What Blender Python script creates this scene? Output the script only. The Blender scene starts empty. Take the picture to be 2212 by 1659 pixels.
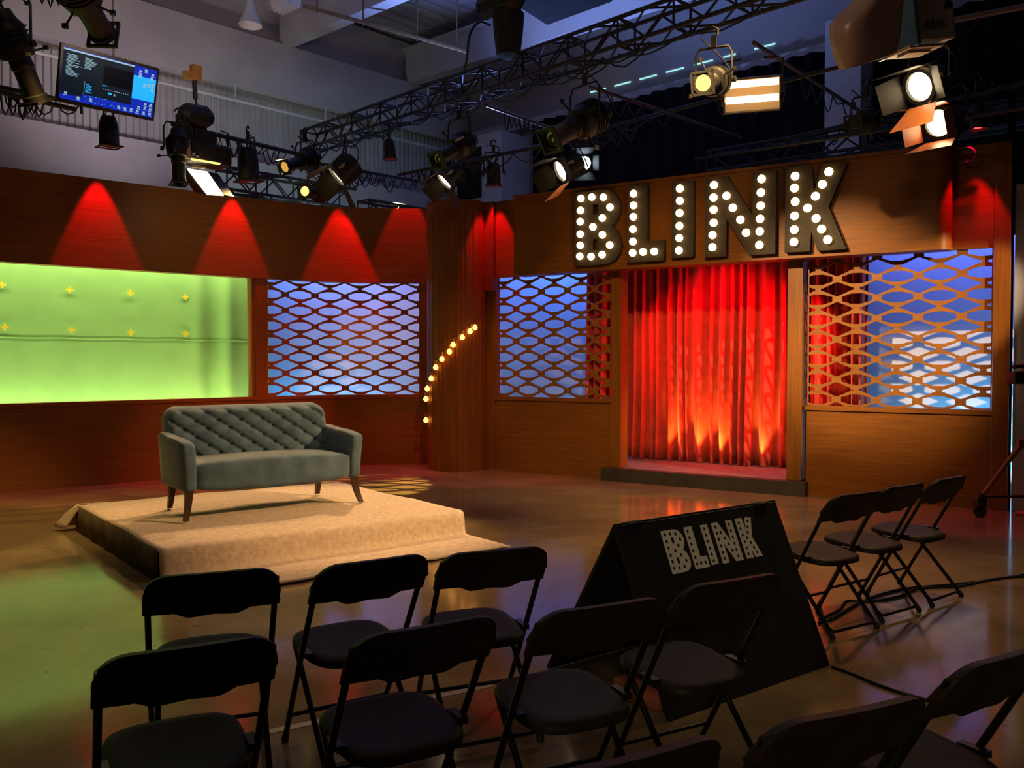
import bpy, bmesh, math, random
from mathutils import Vector, Matrix
random.seed(7)
V = Vector
PI = math.pi
sc = bpy.context.scene
COL = sc.collection

# ------------------------------------------------------------------ camera
EYE = 1.55            # metres above the floor
FPX = 1920.0          # focal length in pixels of a 2212 x 1659 frame
PITCH = math.atan(50.5 / FPX)
cam = bpy.data.cameras.new('camera')
cam.sensor_width = 36.0
cam.lens = 36.0 * FPX / 2212.0
cam.clip_end = 200
camo = bpy.data.objects.new('camera', cam)
camo.location = (0, 0, EYE)
camo.rotation_euler = (PI / 2 - PITCH, 0, 0)
COL.objects.link(camo)
sc.camera = camo


def ray(u, v):
    x = (u - 1106) / FPX
    y = -(v - 829.5) / FPX
    return V((x, math.cos(PITCH) + y * math.sin(PITCH), -math.sin(PITCH) + y * math.cos(PITCH)))


def at(u, v, d):
    """point seen at pixel u, v that lies d metres ahead of the camera"""
    r = ray(u, v)
    return V((0, 0, EYE)) + r * (d / r.y)


def onz(u, v, z=0.0):
    r = ray(u, v)
    return V((0, 0, EYE)) + r * ((z - EYE) / r.z)


# ------------------------------------------------------------------ materials
def nt(name):
    m = bpy.data.materials.new(name)
    m.use_nodes = True
    n = m.node_tree
    b = n.nodes['Principled BSDF']
    return m, n, b


def lk(n, a, b):
    n.links.new(a, b)


def mat(name, col, rough=0.6, metal=0.0, vary=0.12, scale=6.0, bump=0.0, spec=0.5, stretch=(1, 1, 1), sheen=0.0, detail=3.0, trans=0.0):
    m, n, b = nt(name)
    tc = n.nodes.new('ShaderNodeTexCoord')
    mp = n.nodes.new('ShaderNodeMapping')
    mp.inputs['Scale'].default_value = stretch
    lk(n, tc.outputs['Object'], mp.inputs['Vector'])
    no = n.nodes.new('ShaderNodeTexNoise')
    no.inputs['Scale'].default_value = scale
    no.inputs['Detail'].default_value = detail
    lk(n, mp.outputs['Vector'], no.inputs['Vector'])
    cr = n.nodes.new('ShaderNodeValToRGB')
    cr.color_ramp.elements[0].position = 0.3
    cr.color_ramp.elements[1].position = 0.7
    cr.color_ramp.elements[0].color = (*[c * (1 - vary) for c in col], 1)
    cr.color_ramp.elements[1].color = (*[min(1, c * (1 + vary)) for c in col], 1)
    lk(n, no.outputs['Fac'], cr.inputs['Fac'])
    lk(n, cr.outputs['Color'], b.inputs['Base Color'])
    b.inputs['Roughness'].default_value = rough
    b.inputs['Metallic'].default_value = metal
    b.inputs['Specular IOR Level'].default_value = spec
    if sheen:
        b.inputs['Sheen Weight'].default_value = sheen
        b.inputs['Sheen Roughness'].default_value = 0.4
    if trans:
        b.inputs['Transmission Weight'].default_value = trans
    if bump:
        bp = n.nodes.new('ShaderNodeBump')
        bp.inputs['Strength'].default_value = bump
        bp.inputs['Distance'].default_value = 0.01
        lk(n, no.outputs['Fac'], bp.inputs['Height'])
        lk(n, bp.outputs['Normal'], b.inputs['Normal'])
    return m


def emit(name, col, s):
    m, n, b = nt(name)
    b.inputs['Base Color'].default_value = (*[c * 0.1 for c in col], 1)
    b.inputs['Roughness'].default_value = 0.6
    b.inputs['Specular IOR Level'].default_value = 0.1
    b.inputs['Emission Color'].default_value = (*col, 1)
    b.inputs['Emission Strength'].default_value = s
    return m


def wood(name, col, horizontal=True, rough=0.42, vary=0.3):
    m, n, b = nt(name)
    tc = n.nodes.new('ShaderNodeTexCoord')
    mp = n.nodes.new('ShaderNodeMapping')
    mp.inputs['Scale'].default_value = (1.2, 1.2, 42) if horizontal else (30, 30, 1.0)
    lk(n, tc.outputs['Object'], mp.inputs['Vector'])
    no = n.nodes.new('ShaderNodeTexNoise')
    no.inputs['Scale'].default_value = 1.3
    no.inputs['Detail'].default_value = 5
    no.inputs['Roughness'].default_value = 0.65
    lk(n, mp.outputs['Vector'], no.inputs['Vector'])
    n2 = n.nodes.new('ShaderNodeTexNoise')
    n2.inputs['Scale'].default_value = 0.9
    lk(n, tc.outputs['Object'], n2.inputs['Vector'])
    mx = n.nodes.new('ShaderNodeMath')
    mx.operation = 'MULTIPLY_ADD'
    mx.inputs[1].default_value = 0.35
    lk(n, n2.outputs['Fac'], mx.inputs[0])
    lk(n, no.outputs['Fac'], mx.inputs[2])
    cr = n.nodes.new('ShaderNodeValToRGB')
    e = cr.color_ramp.elements
    e[0].position = 0.42
    e[1].position = 0.95
    e[0].color = (*[c * (1 - vary) for c in col], 1)
    e[1].color = (*[min(1, c * (1 + vary)) for c in col], 1)
    lk(n, mx.outputs[0], cr.inputs['Fac'])
    lk(n, cr.outputs['Color'], b.inputs['Base Color'])
    b.inputs['Roughness'].default_value = rough
    b.inputs['Specular IOR Level'].default_value = 0.22
    return m


def floor_mat():
    m, n, b = nt('polished_concrete')
    tc = n.nodes.new('ShaderNodeTexCoord')
    a = n.nodes.new('ShaderNodeTexNoise')
    a.inputs['Scale'].default_value = 1.1
    a.inputs['Detail'].default_value = 8
    a.inputs['Roughness'].default_value = 0.62
    lk(n, tc.outputs['Object'], a.inputs['Vector'])
    cr = n.nodes.new('ShaderNodeValToRGB')
    e = cr.color_ramp.elements
    e[0].position = 0.33
    e[0].color = (0.155, 0.110, 0.058, 1)
    e[1].position = 0.68
    e[1].color = (0.300, 0.222, 0.125, 1)
    lk(n, a.outputs['Fac'], cr.inputs['Fac'])
    # small dark chips in the slab
    c = n.nodes.new('ShaderNodeTexNoise')
    c.inputs['Scale'].default_value = 17
    c.inputs['Detail'].default_value = 2
    lk(n, tc.outputs['Object'], c.inputs['Vector'])
    c2 = n.nodes.new('ShaderNodeValToRGB')
    c2.color_ramp.elements[0].position = 0.24
    c2.color_ramp.elements[0].color = (0.35, 0.33, 0.3, 1)
    c2.color_ramp.elements[1].position = 0.30
    c2.color_ramp.elements[1].color = (1, 1, 1, 1)
    lk(n, c.outputs['Fac'], c2.inputs['Fac'])
    mx = n.nodes.new('ShaderNodeMix')
    mx.data_type = 'RGBA'
    mx.blend_type = 'MULTIPLY'
    mx.inputs['Factor'].default_value = 1
    lk(n, cr.outputs['Color'], mx.inputs['A'])
    lk(n, c2.outputs['Color'], mx.inputs['B'])
    lk(n, mx.outputs['Result'], b.inputs['Base Color'])
    r = n.nodes.new('ShaderNodeMapRange')
    r.inputs['To Min'].default_value = 0.04
    r.inputs['To Max'].default_value = 0.19
    lk(n, a.outputs['Fac'], r.inputs['Value'])
    lk(n, r.outputs['Result'], b.inputs['Roughness'])
    b.inputs['Specular IOR Level'].default_value = 0.36
    bp = n.nodes.new('ShaderNodeBump')
    bp.inputs['Strength'].default_value = 0.015
    bp.inputs['Distance'].default_value = 0.01
    lk(n, a.outputs['Fac'], bp.inputs['Height'])
    lk(n, bp.outputs['Normal'], b.inputs['Normal'])
    return m


MT = {}
MT['floor'] = floor_mat()
MT['wood'] = wood('stained_plywood', (0.235, 0.080, 0.012))
MT['wood_v'] = wood('stained_plywood_upright', (0.235, 0.080, 0.012), horizontal=False)
MT['wood_col'] = wood('stained_column_veneer', (0.20, 0.064, 0.012), horizontal=False)
MT['lattice'] = wood('lattice_plywood', (0.27, 0.100, 0.018), rough=0.5)
MT['black_metal'] = mat('black_metal', (0.007, 0.006, 0.0055), 0.55, 0.0, 0.25, 14)
MT['truss'] = mat('painted_truss_steel', (0.022, 0.018, 0.016), 0.6, 0.1, 0.3, 9)
MT['steel'] = mat('steel_pipe_lamp_tint', (0.22, 0.12, 0.06), 0.4, 0.5, 0.2, 12)  # brown tint puts the copper lamp light into the steel colour
MT['chain'] = mat('chain_steel', (0.06, 0.055, 0.05), 0.45, 0.8, 0.2, 20)
MT['chair_plastic'] = mat('black_chair_plastic', (0.020, 0.012, 0.006), 0.55, 0, 0.3, 12, 0.05, 0.22)
MT['chair_metal'] = mat('chair_tube_enamel', (0.012, 0.010, 0.010), 0.33, 0.3, 0.2, 20)
MT['rubber'] = mat('black_rubber', (0.010, 0.010, 0.010), 0.7, 0, 0.2, 20)
MT['carpet'] = mat('beige_carpet', (0.62, 0.48, 0.38), 0.95, 0, 0.16, 26, 0.5, 0.1, detail=8)
MT['skirt'] = mat('dark_brown_skirt', (0.12, 0.085, 0.058), 0.9, 0, 0.3, 5, 0.1, 0.1)
MT['velvet'] = mat('grey_velvet', (0.076, 0.124, 0.182), 0.85, 0, 0.28, 7, 0.05, 0.2, sheen=0.35, detail=5)
MT['dark_wood'] = wood('espresso_leg_wood', (0.055, 0.026, 0.014), False, 0.3)
MT['green'] = mat('chroma_green_cloth', (0.26, 0.50, 0.125), 0.9, 0, 0.06, 3, 0.05, 0.1)
MT['yellow'] = mat('yellow_tape', (0.80, 0.62, 0.02), 0.6, 0, 0.05, 10)
MT['cyc'] = mat('pale_cyclorama_cloth', (0.74, 0.76, 0.80), 0.95, 0, 0.05, 2, 0.05, 0.1)
MT['red'] = mat('red_drape', (0.66, 0.085, 0.048), 0.72, 0, 0.15, 8, 0.08, 0.2, sheen=0.2)
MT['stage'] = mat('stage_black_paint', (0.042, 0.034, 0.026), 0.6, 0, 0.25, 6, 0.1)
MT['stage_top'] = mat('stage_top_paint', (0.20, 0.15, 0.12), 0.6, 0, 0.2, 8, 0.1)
MT['letter'] = mat('dark_letter_paint', (0.026, 0.014, 0.004), 0.75, 0, 0.2, 9)
MT['bulb'] = emit('globe_bulb_glow', (1.0, 0.68, 0.30), 5.0)
MT['bulb_amber'] = emit('filament_bulb_glow', (1.0, 0.42, 0.07), 5.5)
MT['brass'] = mat('socket_brass', (0.35, 0.22, 0.08), 0.4, 0.8, 0.2, 20)
MT['board'] = mat('black_board_paint', (0.011, 0.010, 0.010), 0.55, 0, 0.2, 6)
MT['letter_white'] = mat('off_white_vinyl', (0.80, 0.77, 0.66), 0.6, 0, 0.06, 12)
MT['orange_block'] = mat('orange_painted_timber', (0.42, 0.11, 0.06), 0.7, 0, 0.2, 9)  # also gives the floor board its red-lit tint
MT['concrete_wall'] = mat('painted_block_wall', (0.46, 0.43, 0.44), 0.85, 0, 0.08, 1.3, 0.1, 0.2, detail=6)
MT['corrugated'] = mat('corrugated_siding', (0.42, 0.40, 0.41), 0.7, 0, 0.1, 4)
MT['ceiling'] = mat('ribbed_roof_deck', (0.40, 0.40, 0.44), 0.8, 0, 0.14, 2.0, 0.1)
MT['drape_black'] = mat('black_duvetyne', (0.010, 0.008, 0.009), 0.95, 0, 0.3, 4, 0.1, 0.1)
MT['white_paint'] = mat('white_enamel', (0.62, 0.60, 0.58), 0.5, 0, 0.06, 5)
MT['hoist_orange'] = mat('orange_beam_clamp_paint', (0.55, 0.24, 0.06), 0.5, 0.2, 0.15, 9)
MT['gel_tape'] = mat('pale_masking_tape', (0.62, 0.46, 0.30), 0.7, 0, 0.08, 12)
MT['cable'] = mat('black_cable_rubber', (0.014, 0.012, 0.012), 0.55, 0, 0.2, 20)
MT['tape_floor'] = mat('pale_floor_tape', (0.42, 0.36, 0.28), 0.6, 0, 0.12, 8)
MT['grey_housing'] = mat('grey_lamp_housing', (0.50, 0.45, 0.36), 0.5, 0.0, 0.1, 8)
MT['blue_housing'] = mat('blue_lamp_trim', (0.05, 0.13, 0.25), 0.5, 0.2, 0.1, 8)
MT['print'] = mat('black_print', (0.01, 0.01, 0.01), 0.7)
MT['doors'] = mat('barn_door_black', (0.016, 0.013, 0.010), 0.5, 0.3, 0.2, 8)
MT['amber_gel'] = mat('amber_gel_sheet', (0.72, 0.22, 0.06), 0.35, 0, 0.1, 6)
MT['reflector'] = mat('soft_white_reflector', (0.80, 0.72, 0.55), 0.5, 0, 0.05, 5)
MT['lens_dark'] = mat('dark_glass_lens', (0.03, 0.03, 0.028), 0.08, 0, 0.1, 6, spec=0.8)
MT['lens_hot'] = emit('hot_lens', (1.0, 0.78, 0.45), 9)
MT['lens_yellow'] = emit('yellow_lens', (1.0, 0.62, 0.13), 2.4)
MT['lens_amber'] = emit('dim_amber_lens', (1.0, 0.55, 0.10), 0.7)
MT['lens_red'] = emit('red_gel_lens', (1.0, 0.05, 0.05), 3.0)
MT['lens_redorange'] = emit('red_orange_gel_lens', (1.0, 0.12, 0.06), 2.4)
MT['lens_blue'] = emit('daylight_lens', (0.62, 0.80, 1.0), 9)
MT['tube'] = emit('soft_tube_lamp', (1.0, 0.66, 0.28), 9)
MT['panel_glow'] = emit('lit_reflector', (1.0, 0.55, 0.20), 0.32)
MT['slit'] = emit('daylight_gap', (0.35, 0.80, 0.85), 1.1)


# ------------------------------------------------------------------ mesh helpers
def frame(axis, up=V((0, 0, 1))):
    """matrix whose x axis is the given direction, z as close to up as it gets"""
    x = V(axis).normalized()
    y = V(up).cross(x)
    if y.length < 1e-4:
        y = V((0, 1, 0)).cross(x)
        if y.length < 1e-4:
            y = V((1, 0, 0)).cross(x)
    y.normalize()
    z = x.cross(y).normalized()
    return Matrix((x, y, z)).transposed().to_4x4()


class MB:
    def __init__(s):
        s.bm = bmesh.new()
        s.mi = 0

    def face(s, vs):
        try:
            f = s.bm.faces.new(vs)
            f.material_index = s.mi
            return f
        except ValueError:
            return None

    def box(s, c, size, M=None, bevel=0.0):
        hx, hy, hz = [q / 2 for q in size]
        c = V(c)
        nb = len(s.bm.verts)
        vs = []
        for dx, dy, dz in ((-1, -1, -1), (1, -1, -1), (1, 1, -1), (-1, 1, -1), (-1, -1, 1), (1, -1, 1), (1, 1, 1), (-1, 1, 1)):
            p = c + V((dx * hx, dy * hy, dz * hz))
            vs.append(s.bm.verts.new(M @ p if M else p))
        fs = [s.face([vs[i] for i in q]) for q in ((3, 2, 1, 0), (4, 5, 6, 7), (0, 1, 5, 4), (1, 2, 6, 5), (2, 3, 7, 6), (3, 0, 4, 7))]
        if bevel:
            es = list({e for f in fs for e in f.edges})
            bmesh.ops.bevel(s.bm, geom=es, offset=bevel, segments=2, affect='EDGES', profile=0.5)
        return vs

    def ringset(s, rings, close=True, cap=True):
        """rings of equal vertex count, joined in order"""
        rv = [[s.bm.verts.new(p) for p in r] for r in rings]
        n = len(rv[0])
        for a, b in zip(rv[:-1], rv[1:]):
            for i in range(n if close else n - 1):
                j = (i + 1) % n
                s.face((a[i], a[j], b[j], b[i]))
        if cap and close:
            s.face(list(reversed(rv[0])))
            s.face(rv[-1])
        return rv

    def tube(s, pts, r, seg=8, cap=True):
        pts = [V(p) for p in pts]
        rr = r if isinstance(r, (list, tuple)) else [r] * len(pts)
        rings = []
        prev = None
        for i, p in enumerate(pts):
            d = (pts[min(i + 1, len(pts) - 1)] - pts[max(i - 1, 0)]).normalized()
            if prev is None:
                a = V((0, 0, 1)).cross(d)
                if a.length < 1e-3:
                    a = V((1, 0, 0)).cross(d)
                a.normalize()
            else:
                a = (prev - d * prev.dot(d))
                if a.length < 1e-4:
                    a = V((1, 0, 0)).cross(d)
                a.normalize()
            prev = a
            b = d.cross(a)
            rings.append([p + (a * math.cos(t) + b * math.sin(t)) * rr[i] for t in [2 * PI * k / seg for k in range(seg)]])
        s.ringset(rings, True, cap)

    def lathe(s, prof, M=Matrix(), seg=16, cap=True):
        """profile of (x, radius) turned about the local x axis"""
        rings = [[M @ V((x, r * math.cos(t), r * math.sin(t))) for t in [2 * PI * k / seg for k in range(seg)]] for x, r in prof]
        s.ringset(rings, True, cap)

    def prism(s, poly, h0, h1, M=Matrix()):
        """polygon in the local x, z plane pushed along local y from h0 to h1"""
        a = [s.bm.verts.new(M @ V((x, h0, z))) for x, z in poly]
        b = [s.bm.verts.new(M @ V((x, h1, z))) for x, z in poly]
        n = len(poly)
        s.face(a)
        s.face(list(reversed(b)))
        for i in range(n):
            j = (i + 1) % n
            s.face((a[i], b[i], b[j], a[j]))

    def strip(s, pts, z0, z1, off0, off1, cap=True):
        """wall slab along plan points; off is measured to the right of travel"""
        pts = [V((p[0], p[1], 0)) for p in pts]
        rings = []
        for i, p in enumerate(pts):
            d = (pts[min(i + 1, len(pts) - 1)] - pts[max(i - 1, 0)]).normalized()
            n = V((d.y, -d.x, 0))
            za = z0(i) if callable(z0) else z0
            zb = z1(i) if callable(z1) else z1
            rings.append([p + n * off0 + V((0, 0, za)), p + n * off1 + V((0, 0, za)), p + n * off1 + V((0, 0, zb)), p + n * off0 + V((0, 0, zb))])
        s.ringset(rings, True, cap)

    def sphere(s, c, r, seg=12, rings=8, sq=(1, 1, 1)):
        c = V(c)
        rr = []
        for i in range(1, rings):
            t = PI * i / rings
            rr.append([c + V((r * sq[0] * math.sin(t) * math.cos(q), r * sq[1] * math.sin(t) * math.sin(q), -r * sq[2] * math.cos(t))) for q in [2 * PI * k / seg for k in range(seg)]])
        rv = s.ringset(rr, True, False)
        a = s.bm.verts.new(c + V((0, 0, -r * sq[2])))
        b = s.bm.verts.new(c + V((0, 0, r * sq[2])))
        for i in range(seg):
            j = (i + 1) % seg
            s.face((a, rv[0][j], rv[0][i]))
            s.face((b, rv[-1][i], rv[-1][j]))

    def build(s, name, mats, parent=None, world=False, smooth=35, label=None):
        bmesh.ops.recalc_face_normals(s.bm, faces=s.bm.faces)
        me = bpy.data.meshes.new(name)
        s.bm.to_mesh(me)
        s.bm.free()
        mats = mats if isinstance(mats, (list, tuple)) else [mats]
        for m in mats:
            me.materials.append(MT[m])
        if smooth:
            me.polygons.foreach_set('use_smooth', [True] * len(me.polygons))
            me.set_sharp_from_angle(angle=math.radians(smooth))
        o = bpy.data.objects.new(name, me)
        COL.objects.link(o)
        if parent:
            o.parent = parent
            if world:
                me.transform(world_of(parent).inverted())
        if label:
            o['label'] = label
        return o


def world_of(o):
    m = Matrix.Translation(o.location) @ o.rotation_euler.to_matrix().to_4x4()
    return world_of(o.parent) @ m if o.parent else m


def tag(o, label, cat, group=None, kind=None):
    o['label'] = label
    o['category'] = cat
    if group:
        o['group'] = group
    if kind:
        o['kind'] = kind
    return o


def thing(name, label, cat, loc=(0, 0, 0), rz=0.0, group=None, kind=None):
    o = bpy.data.objects.new(name, None)
    o.empty_display_size = 0.1
    COL.objects.link(o)
    o.location = loc
    o.rotation_euler = (0, 0, rz)
    return tag(o, label, cat, group, kind)


def struct(o, label, cat='wall'):
    o['kind'] = 'structure'
    o['label'] = label
    o['category'] = cat
    return o


def dup(root, loc, rz, label, group=None):
    r = root.copy()
    COL.objects.link(r)
    r.location = loc
    r.rotation_euler = (0, 0, rz)
    r['label'] = label
    if group:
        r['group'] = group
    for ch in list(root.children):
        c = ch.copy()
        COL.objects.link(c)
        c.parent = r
        for g in list(ch.children):
            d = g.copy()
            COL.objects.link(d)
            d.parent = c
    return r


def catmull(pts, n=8):
    pts = [V((*p, 0)) if len(p) == 2 else V(p) for p in pts]
    out = []
    for i in range(len(pts) - 1):
        p0 = pts[max(i - 1, 0)]
        p1, p2 = pts[i], pts[i + 1]
        p3 = pts[min(i + 2, len(pts) - 1)]
        for k in range(n):
            t = k / n
            out.append(0.5 * ((2 * p1) + (p2 - p0) * t + (2 * p0 - 5 * p1 + 4 * p2 - p3) * t * t + (3 * p1 - p0 - 3 * p2 + p3) * t ** 3))
    out.append(pts[-1])
    return out


def lamp(kind, name, loc, aim, power, col, size=0.08, angle=40, blend=0.3, size_y=None):
    l = bpy.data.lights.new(name, kind)
    l.energy = power
    l.color = col
    if kind == 'SPOT':
        l.spot_size = math.radians(angle)
        l.spot_blend = blend
        l.shadow_soft_size = size
    elif kind == 'POINT':
        l.shadow_soft_size = size
    else:
        l.shape = 'RECTANGLE'
        l.size = size
        l.size_y = size_y or size
    o = bpy.data.objects.new(name, l)
    COL.objects.link(o)
    o.location = loc
    if aim is not None:
        d = V(aim) - V(loc)
        o.rotation_euler = d.to_track_quat('-Z', 'Y').to_euler()
    return o

# ------------------------------------------------------------------ building shell
PL0, PLd = V((-7.78, 13.5, 0)), V((1, 1.1, 0)).normalized()
PLn = V((PLd.y, -PLd.x, 0))                     # into the room
PB0, PBd = V((-1.05, 20.9, 0)), V((1, -0.95, 0)).normalized()
PBn = V((PBd.y, -PBd.x, 0))


def wallbox(P0, d, n, t0, t1, z0, z1, o0, o1, mb):
    """slab on a straight wall: t along it, o out of it"""
    q = []
    for z in (z0, z1):
        for t, o in ((t0, o0), (t1, o0), (t1, o1), (t0, o1)):
            q.append(mb.bm.verts.new(P0 + d * t + n * o + V((0, 0, z))))
    for f in ((3, 2, 1, 0), (4, 5, 6, 7), (0, 1, 5, 4), (1, 2, 6, 5), (2, 3, 7, 6), (3, 0, 4, 7)):
        mb.face([q[i] for i in f])


m = MB(); m.box((1, 9, -0.05), (34, 32, 0.1))
struct(m.build('floor', 'floor', smooth=0), 'polished brown concrete studio floor with scuffs and chips', 'floor')

m = MB(); wallbox(PL0, PLd, PLn, -9, 10.2, 0, 8.6, -0.55, -0.30, m)
wl = struct(m.build('wall_building_left', 'concrete_wall', smooth=0), 'grey warehouse wall behind the green screen set')
m = MB(); wallbox(PL0, PLd, PLn, -9, 10.0, 0, 5.28, -0.30, 0.0, m)
m.build('lower_wall_panel', 'concrete_wall', wl, smooth=0)
m = MB()
pts = []
t = -9.0
while t < 9.9:
    for dt, o in ((0, -0.27), (0.045, -0.27), (0.060, -0.225), (0.105, -0.225), (0.12, -0.27)):
        pts.append((PL0 + PLd * (t + dt) + PLn * o))
    t += 0.12
ra = [m.bm.verts.new(p + V((0, 0, 5.28))) for p in pts]
rb = [m.bm.verts.new(p + V((0, 0, 6.62))) for p in pts]
for i in range(len(pts) - 1):
    m.face((ra[i], ra[i + 1], rb[i + 1], rb[i]))
m.build('corrugated_siding', 'corrugated', wl, smooth=0)

m = MB(); wallbox(PB0, PBd, PBn, -0.6, 16, 0, 8.6, -0.4, -0.15, m)
wb = struct(m.build('wall_building_back', 'concrete_wall', smooth=0), 'dim grey warehouse wall behind the marquee sign set')
m = MB(); wallbox(PB0, PBd, PBn, -0.2, 16, 6.62, 6.80, -0.15, 0.12, m)
m.build('ledge', 'white_paint', wb, smooth=0)
for k in range(7):
    t = 3.55 + k * 0.62
    m = MB(); wallbox(PB0, PBd, PBn, t, t + (0.40 if k != 5 else 0.25), 7.09, 7.115, -0.15, -0.135, m)
    o = m.build('daylight_slit', 'slit', wb, smooth=0)

m = MB(); wallbox(PL0, PLd, PLn, -9, 10.0, 6.6, 7.62, -0.30, 0.02, m)
struct(m.build('trim_1', 'concrete_wall', smooth=0), 'deep pale concrete girder running along the top of the warehouse wall', 'girder')
# pipe under the girder
m = MB(); m.tube([PL0 + PLd * -9 + PLn * 0.02 + V((0, 0, 6.33)), PL0 + PLd * 9.5 + PLn * 0.02 + V((0, 0, 6.33))], 0.03)
for k in range(8):
    q = PL0 + PLd * (-6 + 2 * k) + PLn * 0.02 + V((0, 0, 6.33))
    m.tube([q, q + V((0, 0, 0.30))], 0.012, 6)
tag(m.build('conduit_pipe', 'white_paint'), 'thin pale pipe running under the concrete girder above the hanging monitor', 'pipe')

m = MB(); m.box((1.5, 10, 8.75), (36, 34, 0.1))
# ribs of the roof deck, running along the girder
for k in range(46):
    q = PL0 + PLd * 3 + PLn * (0.3 + k * 0.32) + V((0, 0, 8.68))
    M = Matrix.Translation(q) @ frame(PLd)
    m.box((0, 0, 0), (24, 0.05, 0.05), M)
struct(m.build('ceiling', 'ceiling', smooth=0), 'ribbed metal roof deck lit dim blue', 'ceiling')
for k, t in enumerate((-1.1, 1.95, 5.15, 8.35)):
    m = MB()
    q = PL0 + PLd * t
    M = Matrix.Translation(q + PLn * 8 + V((0, 0, 7.95))) @ frame(PLn)
    m.box((0, 0, 0), (16.2, 0.26, 0.66), M)
    m.box((0, 0, 0.36), (16.2, 0.5, 0.06), M)
    o = m.build('trim_%d' % (k + 2), 'concrete_wall', smooth=0)
    struct(o, ('pale concrete roof beam %s' % ('outermost at the screen side', 'meeting the girder above the orange beam clamp', 'crossing behind the chain bag', 'farthest back near the daylight gaps')[k]), 'beam')

# white column and air handler on the back wall
m = MB(); wallbox(PB0, PBd, PBn, 8.98, 9.55, 0, 6.9, 0.1, 0.75, m)
struct(m.build('column', 'white_paint', smooth=0), 'pale square building column between black drapes', 'column')
t = thing('air_handler', 'pale louvred air handling unit mounted high in the far corner', 'air unit', PB0 + PBd * 0.75 + PBn * 0.5)
m = MB(); wallbox(PB0, PBd, PBn, 0.45, 1.9, 4.6, 6.45, -0.1, 0.8, m)
m.build('cabinet', 'white_paint', t, True, 0)
m = MB()
wallbox(PB0, PBd, PBn, 0.55, 1.30, 5.1, 6.2, 0.80, 0.82, m)
for k in range(8):
    wallbox(PB0, PBd, PBn, 0.57, 1.28, 5.14 + k * 0.132, 5.18 + k * 0.132, 0.82, 0.86, m)
m.build('louvre', 'black_metal', t, True, 0)

# black drapes hung along the back wall, either side of the column
def drape(name, label, P0, d, n, t0, t1, z0, z1, off, step=0.035, amp=0.05, wave=0.34):
    m = MB()
    r0, r1 = [], []
    k = int((t1 - t0) / step)
    for i in range(k + 1):
        t = t0 + (t1 - t0) * i / k
        a = amp * math.sin(2 * PI * t / wave) + amp * 0.5 * math.sin(2 * PI * t / wave * 0.37 + 1)
        q = P0 + d * t + n * (off + a)
        r0.append(m.bm.verts.new(q + V((0, 0, z0))))
        r1.append(m.bm.verts.new(q + V((0, 0, z1))))
    for i in range(k):
        m.face((r0[i], r0[i + 1], r1[i + 1], r1[i]))
    o = m.build(name, 'drape_black')
    s = o.modifiers.new('thickness', 'SOLIDIFY'); s.thickness = 0.01
    return tag(o, label, 'drape')


drape('masking_drape', 'black masking drape behind the marquee sign, between air unit and pale column', PB0, PBd, PBn, 2.35, 8.85, 0.3, 6.6, 0.35)
drape('masking_drape', 'black masking drape to the far side of the pale column above the sign end', PB0, PBd, PBn, 9.6, 15.5, 0.3, 6.75, 0.35)

# roof services
q = at(541, 28, 14.6)
t = thing('high_bay_lamp', 'unlit bell shaped high bay lamp hanging from the roof', 'ceiling lamp', q)
m = MB(); M = Matrix.Translation(q) @ frame((0, 0, -1))
m.lathe([(-0.22, 0.05), (-0.12, 0.07), (-0.02, 0.10), (0.10, 0.155), (0.20, 0.19), (0.21, 0.185), (0.12, 0.14)], M, 20)
m.build('lamp_shade', 'white_paint', t, True)
m = MB(); m.tube([q + V((0, 0, 0.20)), (q.x, q.y, 8.7)], 0.02)
m.build('stem', 'white_paint', t, True)
m = MB(); m.tube([at(655, 12, 15.0), at(1010, 112, 16.0)], 0.035)
for f in (0.08, 0.35, 0.68, 0.93):
    p = at(655, 12, 15.0).lerp(at(1010, 112, 16.0), f)
    m.tube([p + V((0, 0, -0.06)), p + V((0, 0, 0.9))], 0.014, 6)
tag(m.build('sprinkler_pipe', 'steel'), 'long sprinkler pipe crossing the blue roof deck', 'pipe')
t = thing('unit_heater', 'ribbed pale heater duct beside the high bay lamp', 'heater', at(612, 2, 14.8))
m = MB()
M = Matrix.Translation(at(612, 2, 14.8)) @ frame(PLn)
m.box((0, 0, 0), (0.5, 0.34, 0.2), M)
for k in range(5):
    m.box((0, -0.14 + k * 0.07, -0.11), (0.5, 0.02, 0.04), M)
m.tube([M @ V((0, 0, 0.1)), M @ V((0, 0, 1.0))], 0.02)
m.build('duct_body', 'white_paint', t, True, 0)

# ------------------------------------------------------------------ set wall on the screen side (curved)
CURVE = catmull([(-8.9, 7.85), (-7.4, 9.12), (-5.96, 10.35), (-4.75, 11.39), (-3.95, 12.08), (-3.25, 12.68), (-2.6, 13.05), (-1.95, 13.2), (-1.30, 13.21), (-1.12, 13.2)], 10)
CS = [0.0]
for a, b in zip(CURVE[:-1], CURVE[1:]):
    CS.append(CS[-1] + (b - a).length)


def cpt(s, off=0.0, z=0.0):
    s = max(0.0, min(CS[-1] - 1e-6, s))
    i = 0
    while CS[i + 1] < s:
        i += 1
    f = (s - CS[i]) / (CS[i + 1] - CS[i])
    p = CURVE[i].lerp(CURVE[i + 1], f)
    da = (CURVE[min(i + 1, len(CURVE) - 1)] - CURVE[max(i - 1, 0)]).normalized()
    db = (CURVE[min(i + 2, len(CURVE) - 1)] - CURVE[i]).normalized()
    d = da.lerp(db, f).normalized()
    return p + V((d.y, -d.x, 0)) * off + V((0, 0, z))


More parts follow.
